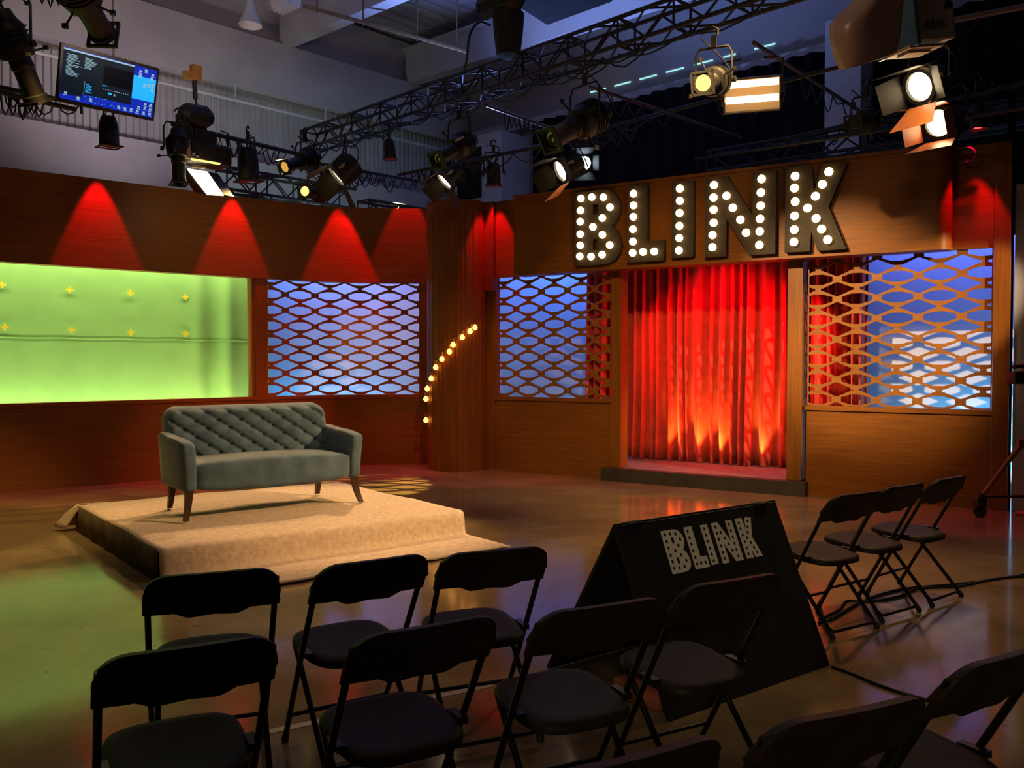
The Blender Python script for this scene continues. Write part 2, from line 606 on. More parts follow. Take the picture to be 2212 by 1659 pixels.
def cs_at(u):
    """arc length on the curve seen in picture column u"""
    k = (u - 1106) / FPX
    for i in range(len(CURVE) - 1):
        a, b = CURVE[i], CURVE[i + 1]
        fa, fb = a.x - k * a.y, b.x - k * b.y
        if fa <= 0 <= fb or fb <= 0 <= fa:
            return CS[i] + (CS[i + 1] - CS[i]) * fa / (fa - fb)
    return CS[-1]


def cstrip(m, s0, s1, z0, z1, o0, o1):
    n = max(2, int((s1 - s0) / 0.09))
    rings = []
    for i in range(n + 1):
        s = s0 + (s1 - s0) * i / n
        rings.append([cpt(s, o0, z0), cpt(s, o1, z0), cpt(s, o1, z1), cpt(s, o0, z1)])
    m.ringset(rings)


SO, SP, SL0, SL1 = cs_at(546), cs_at(553), cs_at(579), cs_at(907)
SEND = CS[-1]
HZ, SILL, TOPZ = 2.73, 1.045, 3.80
m = MB(); cstrip(m, 0, SEND, 0, 1.0, -0.06, 0)
wall = struct(m.build('wall_left', 'wood'), 'curved dark wood set wall around the green screen opening')
m = MB(); cstrip(m, 0, SEND, HZ, TOPZ, -0.06, 0); m.build('header_panel', 'wood', wall)
m = MB(); cstrip(m, 0, SEND, 1.0, SILL, -0.14, 0.02); m.build('sill', 'wood', wall)
m = MB(); cstrip(m, SP, SL0, SILL, HZ, -0.06, 0); m.build('post', 'wood_v', wall)
m = MB(); cstrip(m, SO, SP, SILL, HZ, -0.16, -0.02); m.build('jamb', 'wood_v', wall)
m = MB(); cstrip(m, SL1, SEND, SILL, HZ, -0.06, 0); m.build('end_post', 'wood_v', wall)
m = MB(); cstrip(m, 0, SEND, HZ - 0.03, HZ, -0.16, 0.012); m.build('lintel_trim', 'wood', wall)


def lattice(name, label, mapf, s0, s1, z0, z1, sc0, zc0, px, pz, nbend=1):
    """openwork of stretched eight-sided rings joined by short links, cut to the rectangle"""
    m = MB()
    bm = m.bm
    key = {}

    def vert(x, z):
        k = (round(x, 5), round(z, 5))
        if k not in key:
            key[k] = bm.verts.new((x, 0, z))
        return key[k]
    O = [(.47, -.155), (.47, .155), (.12, .44), (.073, .44), (-.073, .44), (-.12, .44), (-.47, .155), (-.47, -.155), (-.12, -.44), (-.073, -.44), (.073, -.44), (.12, -.44)]
    I = [(.378, -.118), (.378, .118), (.124, .257), (.073, .257), (-.073, .257), (-.124, .257), (-.378, .118), (-.378, -.118), (-.124, -.257), (-.073, -.257), (.073, -.257), (.124, -.257)]
    i0, i1 = int((s0 - sc0) / px) - 2, int((s1 - sc0) / px) + 2
    j0, j1 = int((z0 - zc0) / pz) - 2, int((z1 - zc0) / pz) + 2
    for i in range(i0, i1 + 1):
        for j in range(j0, j1 + 1):
            cx, cz = sc0 + i * px, zc0 + j * pz
            for k in range(12):
                q = (k + 1) % 12
                m.face((vert(cx + O[k][0] * px, cz + O[k][1] * pz), vert(cx + O[q][0] * px, cz + O[q][1] * pz), vert(cx + I[q][0] * px, cz + I[q][1] * pz), vert(cx + I[k][0] * px, cz + I[k][1] * pz)))
            m.face((vert(cx + .47 * px, cz - .155 * pz), vert(cx + .53 * px, cz - .155 * pz), vert(cx + .53 * px, cz + .155 * pz), vert(cx + .47 * px, cz + .155 * pz)))
            m.face((vert(cx - .073 * px, cz + .44 * pz), vert(cx + .073 * px, cz + .44 * pz), vert(cx + .073 * px, cz + .56 * pz), vert(cx - .073 * px, cz + .56 * pz)))
    bmesh.ops.remove_doubles(bm, verts=bm.verts, dist=1e-4)
    for co, no in (((s0, 0, 0), (-1, 0, 0)), ((s1, 0, 0), (1, 0, 0)), ((0, 0, z0), (0, 0, -1)), ((0, 0, z1), (0, 0, 1))):
        bmesh.ops.bisect_plane(bm, geom=bm.verts[:] + bm.edges[:] + bm.faces[:], plane_co=co, plane_no=no, clear_outer=True, dist=1e-5)
    r = bmesh.ops.extrude_face_region(bm, geom=bm.faces[:])
    for e in r['geom']:
        if isinstance(e, bmesh.types.BMVert):
            e.co.y = -0.022
    # thin border that ties the cut ends together
    for a, b, c, d in ((s0, s0 + 0.012, z0, z1), (s1 - 0.012, s1, z0, z1)):
        m.box(((a + b) / 2, -0.011, (c + d) / 2), (b - a, 0.022, d - c))
    for v in bm.verts:
        v.co = mapf(v.co.x, v.co.y, v.co.z)
    o = m.build(name, 'lattice', smooth=0)
    return tag(o, label, 'lattice panel', 'openwork lattice panels in the set walls')


lattice('lattice_panel', 'brown openwork lattice panel between the green screen and the fluted column', lambda s, o, z: cpt(s, o - 0.025, z), SL0 + 0.001, SL1 - 0.001, SILL + 0.002, HZ - 0.032, cs_at(651), 1.146, 0.433, 0.2245)

# green cloth behind the opening
gs = thing('green_screen', 'bright green chroma key cloth with yellow cross marks in the wall opening', 'green screen', cpt(4, -0.6))
m = MB()
s1g = SL0 + 0.25
n = 150


def gcloth(s, z, lift=0.0):
    e = s - SO
    w = 0.055 * math.exp(-((e + 0.52) / 0.12) ** 2) - 0.06 * math.exp(-((e + 0.30) / 0.11) ** 2) + 0.05 * math.exp(-((e + 0.08) / 0.10) ** 2)
    w += 0.008 * math.sin(s * 2.1) + 0.006 * math.sin(s * 5.3 + 1)
    w = w * (0.55 + 0.45 * math.sin(z * 0.9)) + 0.006 * math.sin(z * 3 + s)
    return cpt(max(s, 0.0), -0.62 + w + lift, z)


cols = []
for i in range(n + 1):
    s = -0.2 + (s1g + 0.2) * i / n
    cols.append([m.bm.verts.new(gcloth(s, 0.5 + 2.7 * j / 16)) for j in range(17)])
for a, b in zip(cols[:-1], cols[1:]):
    for j in range(16):
        m.face((a[j], b[j], b[j + 1], a[j + 1]))
# seam running along the cloth
m.tube([gcloth(0.15 + (s1g - 0.2) * i / 90, 1.835 + 0.004 * math.sin(i * 0.7) + (0.02 * math.exp(-i / 14)), 0.004) for i in range(91)], 0.008, 6)
m.build('cloth', 'green', gs, True)
GP, GN = cpt(cs_at(280), -0.60), None
a, b = cpt(2.5, -0.60), cpt(5.0, -0.60)
gd = (b - a).normalized(); gn = V((gd.y, -gd.x, 0))
for u, v in ((4, 615), (150, 626), (281, 633), (400, 642), (10, 707), (154, 713), (282, 718), (400, 721)):
    r = ray(u, v)
    p = V((0, 0, EYE)) + r * ((a - V((0, 0, EYE))).dot(gn) / r.dot(gn))
    m = MB()
    M = Matrix.Translation(p + gn * 0.012) @ frame(gd)
    h, w = 0.043, 0.014
    m.prism([(-h, -w), (-w, -w), (-w, -h), (w, -h), (w, -w), (h, -w), (h, w), (w, w), (w, h), (-w, h), (-w, w), (-h, w)], -0.002, 0.002, M)
    m.build('tracking_mark', 'yellow', gs, True, 0)

# blue lit cloths behind the lattices
m = MB(); cstrip(m, SP + 0.15, SEND, 0, 3.0, -1.52, -1.5)
tag(m.build('cyclorama_cloth', 'cyc'), 'blue lit backing cloth behind the lattice next to the green screen', 'backing cloth')

# ------------------------------------------------------------------ set wall on the sign side (straight)
R0, Rd = V((-0.23, 12.56, 0)), V((1, -0.65, 0)).normalized()
Rn = V((Rd.y, -Rd.x, 0))


def rp(s, off=0.0, z=0.0):
    return R0 + Rd * s + Rn * off + V((0, 0, z))


def rbox(m, s0, s1, z0, z1, o0, o1):
    wallbox(R0, Rd, Rn, s0, s1, z0, z1, o0, o1, m)


HB = 2.715
m = MB(); rbox(m, 0.01, 1.82, 0, 1.0, -0.06, 0)
wr = struct(m.build('wall_right', 'wood', smooth=0), 'straight golden brown wood set wall carrying the marquee sign')
m = MB(); rbox(m, 4.31, 6.19, 0, 0.985, -0.06, 0); m.build('lower_panel', 'wood', wr, smooth=0)
m = MB(); rbox(m, 0.01, 1.82, 1.0, 1.047, -0.10, 0.025); m.build('sill', 'wood', wr, smooth=0)
m = MB(); rbox(m, 4.30, 6.19, 0.985, 1.035, -0.10, 0.025); m.build('sill', 'wood', wr, smooth=0)
m = MB(); rbox(m, 0.0, 6.19, HB, 3.785, -0.06, 0); m.build('header_panel', 'wood', wr, smooth=0)
m = MB(); rbox(m, 1.825, 1.963, 0.167, HB - 0.018, -0.18, 0.03); m.build('door_post', 'wood_v', wr, smooth=0)
m = MB(); rbox(m, 4.098, 4.267, 0.167, HB - 0.018, -0.18, 0.03); m.build('door_post', 'wood_v', wr, smooth=0)
m = MB(); rbox(m, 4.269, 4.309, 0.0, 2.70, -0.19, -0.182); m.build('masking_strip', 'drape_black', wr, smooth=0)
m = MB(); rbox(m, 6.195, 6.345, 0, 3.785, -0.08, 0.03); m.build('end_post', 'wood_v', wr, smooth=0)
m = MB(); rbox(m, -0.30, -0.01, 0, 2.53, -0.12, -0.03); m.build('pilaster', 'wood_v', wr, smooth=0)
m = MB(); rbox(m, -0.30, -0.01, 2.53, 3.785, -0.12, 0.05); m.build('pilaster_head', 'wood_v', wr, smooth=0)
rmap = lambda s, o, z: rp(s, o - 0.02, z)
lattice('lattice_panel', 'brown openwork lattice panel between the fluted column and the red curtain doorway', rmap, 0.012, 1.822, 1.05, HB - 0.003, 0.119, 1.146, 0.410, 0.2245)
lattice('lattice_panel', 'golden openwork lattice panel lit with white shadows, past the red curtain doorway', rmap, 4.315, 6.188, 1.038, HB - 0.003, 4.425, 1.112, 0.421, 0.2262)

m = MB()
# fascia box with a rounded far end
arc = [(5.68 + 0.13 * math.sin(a), 0.14 + 0.13 * math.cos(a)) for a in [PI / 2 * k / 6 for k in range(7)]]
poly = [(0.48, 0.002), (0.48, 0.27)] + arc + [(5.81, 0.002)]
m.ringset([[rp(s, o, z) for s, o in poly] for z in (2.70, 3.735)])
fas = tag(m.build('sign_fascia', 'wood'), 'long brown wood fascia that carries the lit marquee letters', 'fascia')
m = MB()
poly2 = [(0.47, 0.002), (0.47, 0.285)] + [(5.68 + 0.145 * math.sin(a), 0.14 + 0.145 * math.cos(a)) for a in [PI / 2 * k / 6 for k in range(7)]] + [(5.825, 0.002)]
m.ringset([[rp(s, o, z) for s, o in poly2] for z in (3.737, 3.775)])
m.build('cap_trim', 'wood', fas)
m = MB()
c0 = rp(5.95, 0.12, 3.70)
for rr, tilt in ((0.075, 0.0), (0.065, 0.25)):
    m.tube([c0 + Rd * (rr * math.cos(a)) + V((0, 0, rr * math.sin(a) - 0.03)) + Rn * (tilt * 0.1 + 0.02 * math.sin(a)) for a in [2 * PI * k / 18 for k in range(19)]], 0.009, 6)
m.tube([rp(5.845, 0.17, 3.72), c0 + V((0, 0, 0.03))], 0.009, 6)
tag(m.build('cable_coil', 'cable'), 'small black cable coil hanging at the rounded fascia end', 'cable')

# fluted column
cc = V((-0.78, 12.78, 0))
m = MB()
N = 168
ringv = []
for k in range(N):
    a = 2 * PI * k / N
    f = (a * 22 / (2 * PI)) % 1.0
    r = 0.432 - 0.016 * max(0, 1 - abs(f - 0.5) / 0.14) + 0.006 * math.sin(PI * f)
    ringv.append((r * math.cos(a), r * math.sin(a)))
m.ringset([[cc + V((x, y, z)) for x, y in ringv] for z in (0.0, 1.3, 2.6, 3.785)])
tag(m.build('fluted_column', 'wood_col', smooth=50), 'round fluted brown column wrapped by a string of small bulbs', 'column')

# string of bulbs around the column
sl = thing('string_light', 'string of small amber bulbs draped across the fluted column', 'string light', cc)
pix = [(1026, 708), (1015.5, 716), (998.7, 729), (979, 745), (970.7, 760), (954.5, 776), (941, 794), (931.4, 818), (923, 840), (920, 862), (920, 908)]
bp = []
for u, v in pix:
    r = ray(u, v)
    rad = 0.475
    A = r.x ** 2 + r.y ** 2
    B = -2 * (r.x * cc.x + r.y * cc.y)
    Cq = cc.x ** 2 + cc.y ** 2 - rad ** 2
    D = B * B - 4 * A * Cq
    tt = (-B - math.sqrt(D)) / (2 * A) if D > 0 else -B / (2 * A)
    bp.append(V((0, 0, EYE)) + r * tt)
tops = [p + V((0, 0, 0.115)) for p in bp[:-1]]
m = MB()
cord = []
for a, b in zip(tops[:-1], tops[1:]):
    for k in range(5):
        f = k / 5
        p = a.lerp(b, f)
        h = V((p.x - cc.x, p.y - cc.y, 0))
        if h.length < 0.47:
            h = h.normalized() * 0.47
            p = V((cc.x + h.x, cc.y + h.y, p.z))
        cord.append(p + V((0, 0, -0.03 * math.sin(PI * f))))
cord.append(tops[-1])
e = bp[-1] + V((0, 0, 0.10))
m.tube([tops[0] + V((0.16, 0.10, 0.16)), tops[0] + V((0.06, 0.03, 0.06))] + cord + [tops[-1] + V((0.01, 0, -0.12)), e], 0.006, 6)
m.build('cord', 'cable', sl, True)
for i, p in enumerate(bp):
    m = MB()
    m.lathe([(0.0, 0.010), (0.010, 0.017), (0.025, 0.030), (0.045, 0.036), (0.065, 0.030), (0.080, 0.012)], Matrix.Translation(p + V((0, 0, 0.045))) @ frame((0, 0, -1)), 12)
    b = m.build('bulb', 'bulb_amber', sl, True, 60)
    m = MB()
    m.lathe([(0.0, 0.017), (0.05, 0.017)], Matrix.Translation(p + V((0, 0, 0.098))) @ frame((0, 0, -1)), 10)
    m.build('socket', 'brass', b, True)

# ------------------------------------------------------------------ marquee letters
SHAPES = {
    'B': [[(1.468, 3.705), (1.85, 3.705), (1.97, 3.68), (2.06, 3.60), (2.105, 3.49), (2.10, 3.40), (2.06, 3.31), (1.99, 3.235), (2.06, 3.17), (2.10, 3.08), (2.115, 2.98), (2.095, 2.89), (2.04, 2.81), (1.95, 2.77), (1.83, 2.762), (1.468, 2.762)],
          [(1.72, 3.40), (1.80, 3.40), (1.80, 3.53), (1.72, 3.53)], [(1.72, 2.95), (1.79, 2.95), (1.79, 3.09), (1.72, 3.09)]],
    'L': [[(2.209, 3.705), (2.476, 3.705), (2.476, 3.012), (2.692, 3.012), (2.692, 2.764), (2.209, 2.764)]],
    'I': [[(2.792, 3.69), (3.068, 3.69), (3.068, 2.784), (2.792, 2.784)]],
    'N': [[(3.212, 3.695), (3.474, 3.695), (3.778, 3.214), (3.778, 3.695), (4.042, 3.695), (4.042, 2.756), (3.745, 2.756), (3.474, 3.194), (3.474, 2.762), (3.212, 2.762)]],
    'K': [[(4.152, 3.708), (4.432, 3.708), (4.463, 3.40), (4.549, 3.70), (4.817, 3.69), (4.621, 3.23), (4.812, 2.757), (4.506, 2.757), (4.437, 2.974), (4.426, 2.757), (4.148, 2.762)]],
}
BULBS = {
    'B': [(1.575, 3.613), (1.73, 3.615), (1.894, 3.597), (1.987, 3.465), (1.881, 3.339), (1.569, 3.462), (1.565, 3.32), (1.566, 3.162), (1.748, 3.239), (1.882, 3.129), (1.985, 2.994), (1.566, 3.02), (1.879, 2.881), (1.56, 2.881), (1.722, 2.867)],
    'L': [(2.308, 3.6), (2.309, 3.457), (2.307, 3.317), (2.302, 3.165), (2.303, 3.014), (2.3, 2.876), (2.439, 2.879), (2.587, 2.873)],
    'I': [(2.913, 3.599), (2.914, 3.453), (2.911, 3.309), (2.91, 3.156), (2.908, 3.013), (2.905, 2.865)],
    'N': [(3.335, 3.595), (3.331, 3.451), (3.332, 3.311), (3.334, 3.158), (3.322, 3.016), (3.321, 2.874), (3.487, 3.455), (3.562, 3.311), (3.653, 3.166), (3.72, 3.012), (3.895, 3.604), (3.888, 3.452), (3.886, 3.304), (3.881, 3.156), (3.878, 3.014), (3.875, 2.861)],
    'K': [(4.269, 3.593), (4.264, 3.462), (4.273, 3.312), (4.267, 3.155), (4.265, 3.003), (4.262, 2.867), (4.632, 3.6), (4.564, 3.472), (4.492, 3.349), (4.408, 3.229), (4.501, 3.107), (4.561, 2.986), (4.625, 2.866)],
}


def flat_mesh(name, loops, depth, M, mats, text=None, size=1.0):
    """outline with holes pushed out by depth; local x, y is the face, z its front"""
    if text:
        cu = bpy.data.curves.new(name, 'FONT')
        cu.body = text
        cu.size = size
    else:
        cu = bpy.data.curves.new(name, 'CURVE')
        cu.dimensions = '2D'
        for lp in loops:
            sp = cu.splines.new('POLY')
            sp.points.add(len(lp) - 1)
            for p, (x, y) in zip(sp.points, lp):
                p.co = (x, y, 0, 1)
            sp.use_cyclic_u = True
    cu.fill_mode = 'BOTH'
    cu.extrude = depth / 2
    tmp = bpy.data.objects.new(name, cu)
    COL.objects.link(tmp)
    dg = bpy.context.evaluated_depsgraph_get()
    me = bpy.data.meshes.new_from_object(tmp.evaluated_get(dg))
    bpy.data.objects.remove(tmp)
    me.transform(Matrix.Translation((0, 0, depth / 2)))
    me.transform(M)
    me.materials.clear()
    for q in mats:
        me.materials.append(MT[q])
    o = bpy.data.objects.new(name, me)
    COL.objects.link(o)
    return o


def basis(P, x, y, z):
    M = Matrix((x, y, z)).transposed().to_4x4()
    M.translation = P
    return M


ORD = {'B': 'first letter of the sign, a dark B studded with round lit bulbs', 'L': 'second letter of the sign, a dark L studded with round lit bulbs', 'I': 'middle letter of the sign, a dark I with one column of lit bulbs', 'N': 'fourth letter of the sign, a dark N studded with round lit bulbs', 'K': 'last letter of the sign, a dark K studded with round lit bulbs'}
for ch in 'BLINK':
    xs = [p[0] for p in SHAPES[ch][0]]
    root = rp((min(xs) + max(xs)) / 2, 0.275, 2.76)
    t = thing('marquee_letter', ORD[ch], 'sign letter', root, 0, 'lit marquee letters on the fascia')
    o = flat_mesh('letter_box', SHAPES[ch], 0.075, basis(rp(0, 0.274), Rd, V((0, 0, 1)), Rn), ['letter'])
    o.data.transform(Matrix.Translation(-root))
    o.parent = t
    for s, z in BULBS[ch]:
        m = MB()
        c = rp(s, 0.392, z)
        m.sphere((0, 0, 0), 0.047, 14, 8)
        m.bm.transform(Matrix.Translation(c))
        b = m.build('bulb', 'bulb', t, True, 180)
        m = MB()
        m.lathe([(0, 0.026), (0.02, 0.024)], Matrix.Translation(rp(s, 0.3495, z)) @ frame(Rn), 10)
        m.build('socket', 'brass', b, True)

# ------------------------------------------------------------------ doorway step, curtain, blue cloth, masking
t = thing('stage_step', 'low black stage step in front of the red curtain', 'step', rp(3.05, 0.1, 0))
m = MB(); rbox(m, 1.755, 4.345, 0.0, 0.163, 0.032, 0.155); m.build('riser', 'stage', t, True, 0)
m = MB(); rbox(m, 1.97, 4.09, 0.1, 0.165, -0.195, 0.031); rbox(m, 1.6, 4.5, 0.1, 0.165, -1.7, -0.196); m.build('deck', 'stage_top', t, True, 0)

m = MB()
s0, s1, n = 0.86, 4.74, 520
cols = []
rs = random.Random(3)
ph, acc = [], 0.0
nodes = [(s0, 0.0)]
x = s0
sg = 1
while x < s1:
    x += rs.choice((0.035, 0.04, 0.05, 0.06, 0.09, 0.13))
    nodes.append((x, sg * rs.uniform(0.025, 0.135)))
    sg = -sg


def pleat(s):
    for (xa, ya), (xb, yb) in zip(nodes[:-1], nodes[1:]):
        if xa <= s <= xb:
            f = (s - xa) / (xb - xa)
            f = f * f * (3 - 2 * f)
            return ya + (yb - ya) * f
    return nodes[-1][1]


for i in range(n + 1):
    s = s0 + (s1 - s0) * i / n
    p = pleat(s)
    col = []
    for j in range(13):
        z = 0.170 + 2.9 * j / 12
        k = 1.15 - 0.45 * j / 12
        sw = 0.02 * math.sin(s * 3.1 + z * 1.4) * (1 - j / 12)
        col.append(m.bm.verts.new(rp(s + sw, -1.12 + p * k, z)))
    cols.append(col)
for a, b in zip(cols[:-1], cols[1:]):
    for j in range(12):
        m.face((a[j], b[j], b[j + 1], a[j + 1]))
o = tag(m.build('stage_curtain', 'red', smooth=180), 'tall pleated red curtain hanging in the doorway behind the black step', 'curtain')
sd = o.modifiers.new('thickness', 'SOLIDIFY'); sd.thickness = 0.006

m = MB(); rbox(m, -1.55, 8.4, 0, 3.05, -1.83, -1.80)
tag(m.build('cyclorama_cloth', 'cyc', smooth=0), 'blue lit backing cloth behind the red curtain and sign wall lattices', 'backing cloth')

m = MB(); rbox(m, 6.30, 6.362, 0, 4.6, -0.16, -0.10)
tag(m.build('masking_flat', 'drape_black', smooth=0), 'narrow black masking flat against the outer end post', 'masking flat')
m = MB(); rbox(m, 6.378, 9.0, 0, 3.35, -0.12, -0.07)
tag(m.build('masking_flat', 'concrete_wall', smooth=0), 'grey flat beyond the bright vertical gap behind the camera stand', 'masking flat')

# ------------------------------------------------------------------ carpeted platform
fl = V((-2.477, 6.226, 0)); fr = V((-0.44, 7.83, 0))
pd = (fr - fl).normalized(); pb = V((-pd.y, pd.x, 0))
PLEN, PDEP, PH = (fr - fl).length, 2.42, 0.215
prz = math.atan2(pd.y, pd.x)
plat = thing('carpeted_platform', 'low square platform covered with beige carpet that carries the sofa', 'platform', fl, prz)
m = MB(); m.box((PLEN / 2, PDEP / 2, (PH - 0.012) / 2), (PLEN - 0.03, PDEP - 0.02, PH - 0.014))
m.build('platform_box', 'skirt', plat)
# carpet: over the top, down the front and out over the floor
rc = random.Random(5)
m = MB()
prof = []
for k in range(25):
    prof.append((PDEP + 0.02 - k * PDEP / 25, PH))
prof += [(0.035, PH), (0.015, PH - 0.003), (-0.005, PH - 0.018), (-0.014, PH - 0.05), (-0.018, PH * 0.5), (-0.022, 0.06), (-0.04, 0.022), (-0.08, 0.012)]
for k in range(1, 9):
    prof.append((-0.08 - 0.59 * k / 8, 0.012))
nx = 44
rows = []
for y, z in prof:
    row = []
    for i in range(nx + 1):
        x = -0.012 + (PLEN + 0.02) * i / nx
        dz = 0.004 * math.sin(3.1 * x + 2 * y) + 0.003 * math.sin(7 * x - 5 * y)
        if y > 0.3:
            # soft creases pulled toward the back corner
            dz += 0.007 * math.exp(-((y - 1.9 + 0.35 * x) / 0.06) ** 2) * (x < 1.5) + 0.007 * math.exp(-((y - 1.35 + 0.2 * x) / 0.05) ** 2)
        yy = y + (0.012 * math.sin(x * 9) + 0.01 * math.sin(x * 23)) * (y < -0.6)
        row.append(V((x, yy, max(z + dz * (1 if z > 0.1 else 0.4), 0.006))))
    rows.append([m.bm.verts.new(p) for p in row])
for a, b in zip(rows[:-1], rows[1:]):
    for i in range(nx):
        m.face((a[i], a[i + 1], b[i + 1], b[i]))
o = m.build('carpet', 'carpet', plat, smooth=60)
sd = o.modifiers.new('thickness', 'SOLIDIFY'); sd.thickness = 0.008; sd.offset = 1
# dark skirt on the left side and the loose flap at its far corner
m = MB()
ra, rb = [], []
for k in range(30):
    y = 0.0 + (PDEP - 0.02) * k / 29
    w = 0.010 * math.sin(k * 0.7) + 0.006 * math.sin(k * 1.9)
    ra.append(m.bm.verts.new((-0.022 + w * 0.3, y, PH + 0.008)))
    rb.append(m.bm.verts.new((-0.035 - abs(w), y, 0.004)))
for k in range(29):
    m.face((ra[k], ra[k + 1], rb[k + 1], rb[k]))
o = m.build('side_skirt', 'skirt', plat)
sd = o.modifiers.new('thickness', 'SOLIDIFY'); sd.thickness = 0.006
m = MB()
g = [[(-0.01, PDEP - 0.10, PH + 0.01), (-0.005, PDEP + 0.02, PH + 0.02), (0.25, PDEP + 0.03, PH + 0.01)],
     [(-0.06, PDEP - 0.06, 0.14), (-0.10, PDEP + 0.06, 0.16), (0.25, PDEP + 0.07, 0.15)],
     [(-0.13, PDEP - 0.05, 0.03), (-0.20, PDEP + 0.09, 0.04), (0.25, PDEP + 0.10, 0.02)]]
gv = [[m.bm.verts.new(p) for p in r] for r in g]
for i in range(2):
    for j in range(2):
        m.face((gv[i][j], gv[i][j + 1], gv[i + 1][j + 1], gv[i + 1][j]))
bmesh.ops.subdivide_edges(m.bm, edges=m.bm.edges[:], cuts=2, use_grid_fill=True, smooth=0.6)
o = m.build('carpet_flap', 'carpet', plat, smooth=80)
sd = o.modifiers.new('thickness', 'SOLIDIFY'); sd.thickness = 0.008

# ------------------------------------------------------------------ sofa
sofa = thing('tufted_sofa', 'grey velvet two seat sofa with diamond tufted back on the platform', 'sofa', (-2.270, 8.03, PH + 0.023), math.radians(37.5))


def pillow(size, bevel, seg=4, cuts=6):
    m = MB()
    m.box((0, 0, 0), size)
    bmesh.ops.subdivide_edges(m.bm, edges=m.bm.edges[:], cuts=cuts, use_grid_fill=True)
    hx, hy, hz = [q / 2 for q in size]
    for v in m.bm.verts:
        c = V((max(-hx + bevel, min(hx - bevel, v.co.x)), max(-hy + bevel, min(hy - bevel, v.co.y)), max(-hz + bevel, min(hz - bevel, v.co.z))))
        d = v.co - c
        if d.length > 1e-6:
            mx = max(abs(d.x), abs(d.y), abs(d.z))
            v.co = c + d.normalized() * mx
    return m


m = pillow((1.42, 0.60, 0.225), 0.055, cuts=14)
for v in m.bm.verts:
    x, y, z = v.co
    f = 1 - (x / 0.72) ** 2
    if z > 0:
        v.co.z += 0.035 * f * max(0, 1 - (y / 0.42) ** 2)
    elif y < 0:
        v.co.z -= 0.022 * f
    if y < 0:
        v.co.y -= 0.035 * f
    v.co += V((0, -0.085, 0.345))
m.build('seat', 'velvet', sofa, smooth=80)

W, Z0, Z1, RC = 0.77, 0.27, 0.905, 0.13
nx, nz = 150, 64
m = MB()
fv, bv = [], []
for j in range(nz + 1):
    fr_, br_ = [], []
    for i in range(nx + 1):
        x = -W + 2 * W * i / nx
        z = Z0 + (Z1 - Z0) * j / nz
        ax = abs(x)
        if ax > W - RC and z > Z1 - RC:
            dx, dz = ax - (W - RC), z - (Z1 - RC)
            mx, hy = max(dx, dz), math.hypot(dx, dz)
            if hy > 1e-9:
                dx, dz = dx * mx / hy, dz * mx / hy
            e = RC - math.hypot(dx, dz)
            x = math.copysign(W - RC + dx, x)
            z = Z1 - RC + dz
        else:
            e = min(W - ax, Z1 - z)
        # scalloped upper edge between the top row of buttons
        ed = min(max(e, 0) / 0.055, 1.0)
        th = 0.105 * math.sqrt(max(0, 1 - (1 - ed) ** 2))
        p = (x / 0.205 + (z - 0.845) / 0.145)
        q = (x / 0.205 - (z - 0.845) / 0.145)
        bul = (abs(math.sin(PI * p)) * abs(math.sin(PI * q))) ** 0.42
        rp_, rq_ = round(p), round(q)
        bx, bz = (rp_ + rq_) / 2 * 0.205, 0.845 + (rp_ - rq_) / 2 * 0.145
        dist = math.hypot(x - bx, z - bz)
        tuft = 0.050 * bul - 0.026 * math.exp(-(dist / 0.018) ** 2)
        fade = min(max(e, 0) / 0.06, 1.0)
        yb = 0.245 + 0.21 * (z - Z0)
        fr_.append(m.bm.verts.new((x, yb - th - tuft * fade, z)))
        br_.append(m.bm.verts.new((x * 0.995, yb + 0.055 * min(1, max(e, 0) / 0.03 + 0.25), z - 0.002)))
    fv.append(fr_); bv.append(br_)
for j in range(nz):
    for i in range(nx):
        m.face((fv[j][i], fv[j][i + 1], fv[j + 1][i + 1], fv[j + 1][i]))
        m.face((bv[j][i + 1], bv[j][i], bv[j + 1][i], bv[j + 1][i + 1]))
for j in range(nz):
    m.face((fv[j][0], fv[j + 1][0], bv[j + 1][0], bv[j][0]))
    m.face((fv[j + 1][nx], fv[j][nx], bv[j][nx], bv[j + 1][nx]))
for i in range(nx):
    m.face((fv[nz][i], fv[nz][i + 1], bv[nz][i + 1], bv[nz][i]))
    m.face((fv[0][i + 1], fv[0][i], bv[0][i], bv[0][i + 1]))
m.build('backrest', 'velvet', sofa, smooth=180)
for sgn in (-1, 1):
    m = pillow((0.125, 0.70, 0.44), 0.045, cuts=10)
    for v in m.bm.verts:
        x, y, z = v.co
        h = (z + 0.22) / 0.44
        v.co.x = x * (0.92 + 0.10 * h) + sgn * 0.022 * h * h
        v.co.z -= 0.05 * max(0, -y / 0.35 - 0.35) * h
        v.co.z += 0.03 * max(0, y / 0.35) * h
        if y < -0.2:
            v.co.y -= 0.02 * h
        v.co += V((sgn * 0.750, -0.035, 0.445))
    m.build('armrest', 'velvet', sofa, smooth=80)
for sx, sy in ((-1, -1), (1, -1), (-1, 1), (1, 1)):
    m = MB()
    x0, y0 = sx * 0.755, (-0.335 if sy < 0 else 0.30)
    rings = []
    for k in range(7):
        f = k / 6
        z = 0.27 - 0.27 * f
        w = 0.030 - 0.011 * f
        ox = sx * 0.045 * f * f * (1 if sy < 0 else 0.2)
        oy = sy * 0.055 * f * f
        if sy > 0:
            x0 = sx * 0.70
        rings.append([V((x0 + ox + a * w, y0 + oy + b * w, z)) for a, b in ((-1, -1), (1, -1), (1, 1), (-1, 1))])
    m.ringset(rings)
    m.build('leg', 'dark_wood', sofa, smooth=30)

# ------------------------------------------------------------------ folding chairs
CG = 'black folding chairs for the audience'


def tubey(z):
    return 0.44 - 0.55 * z


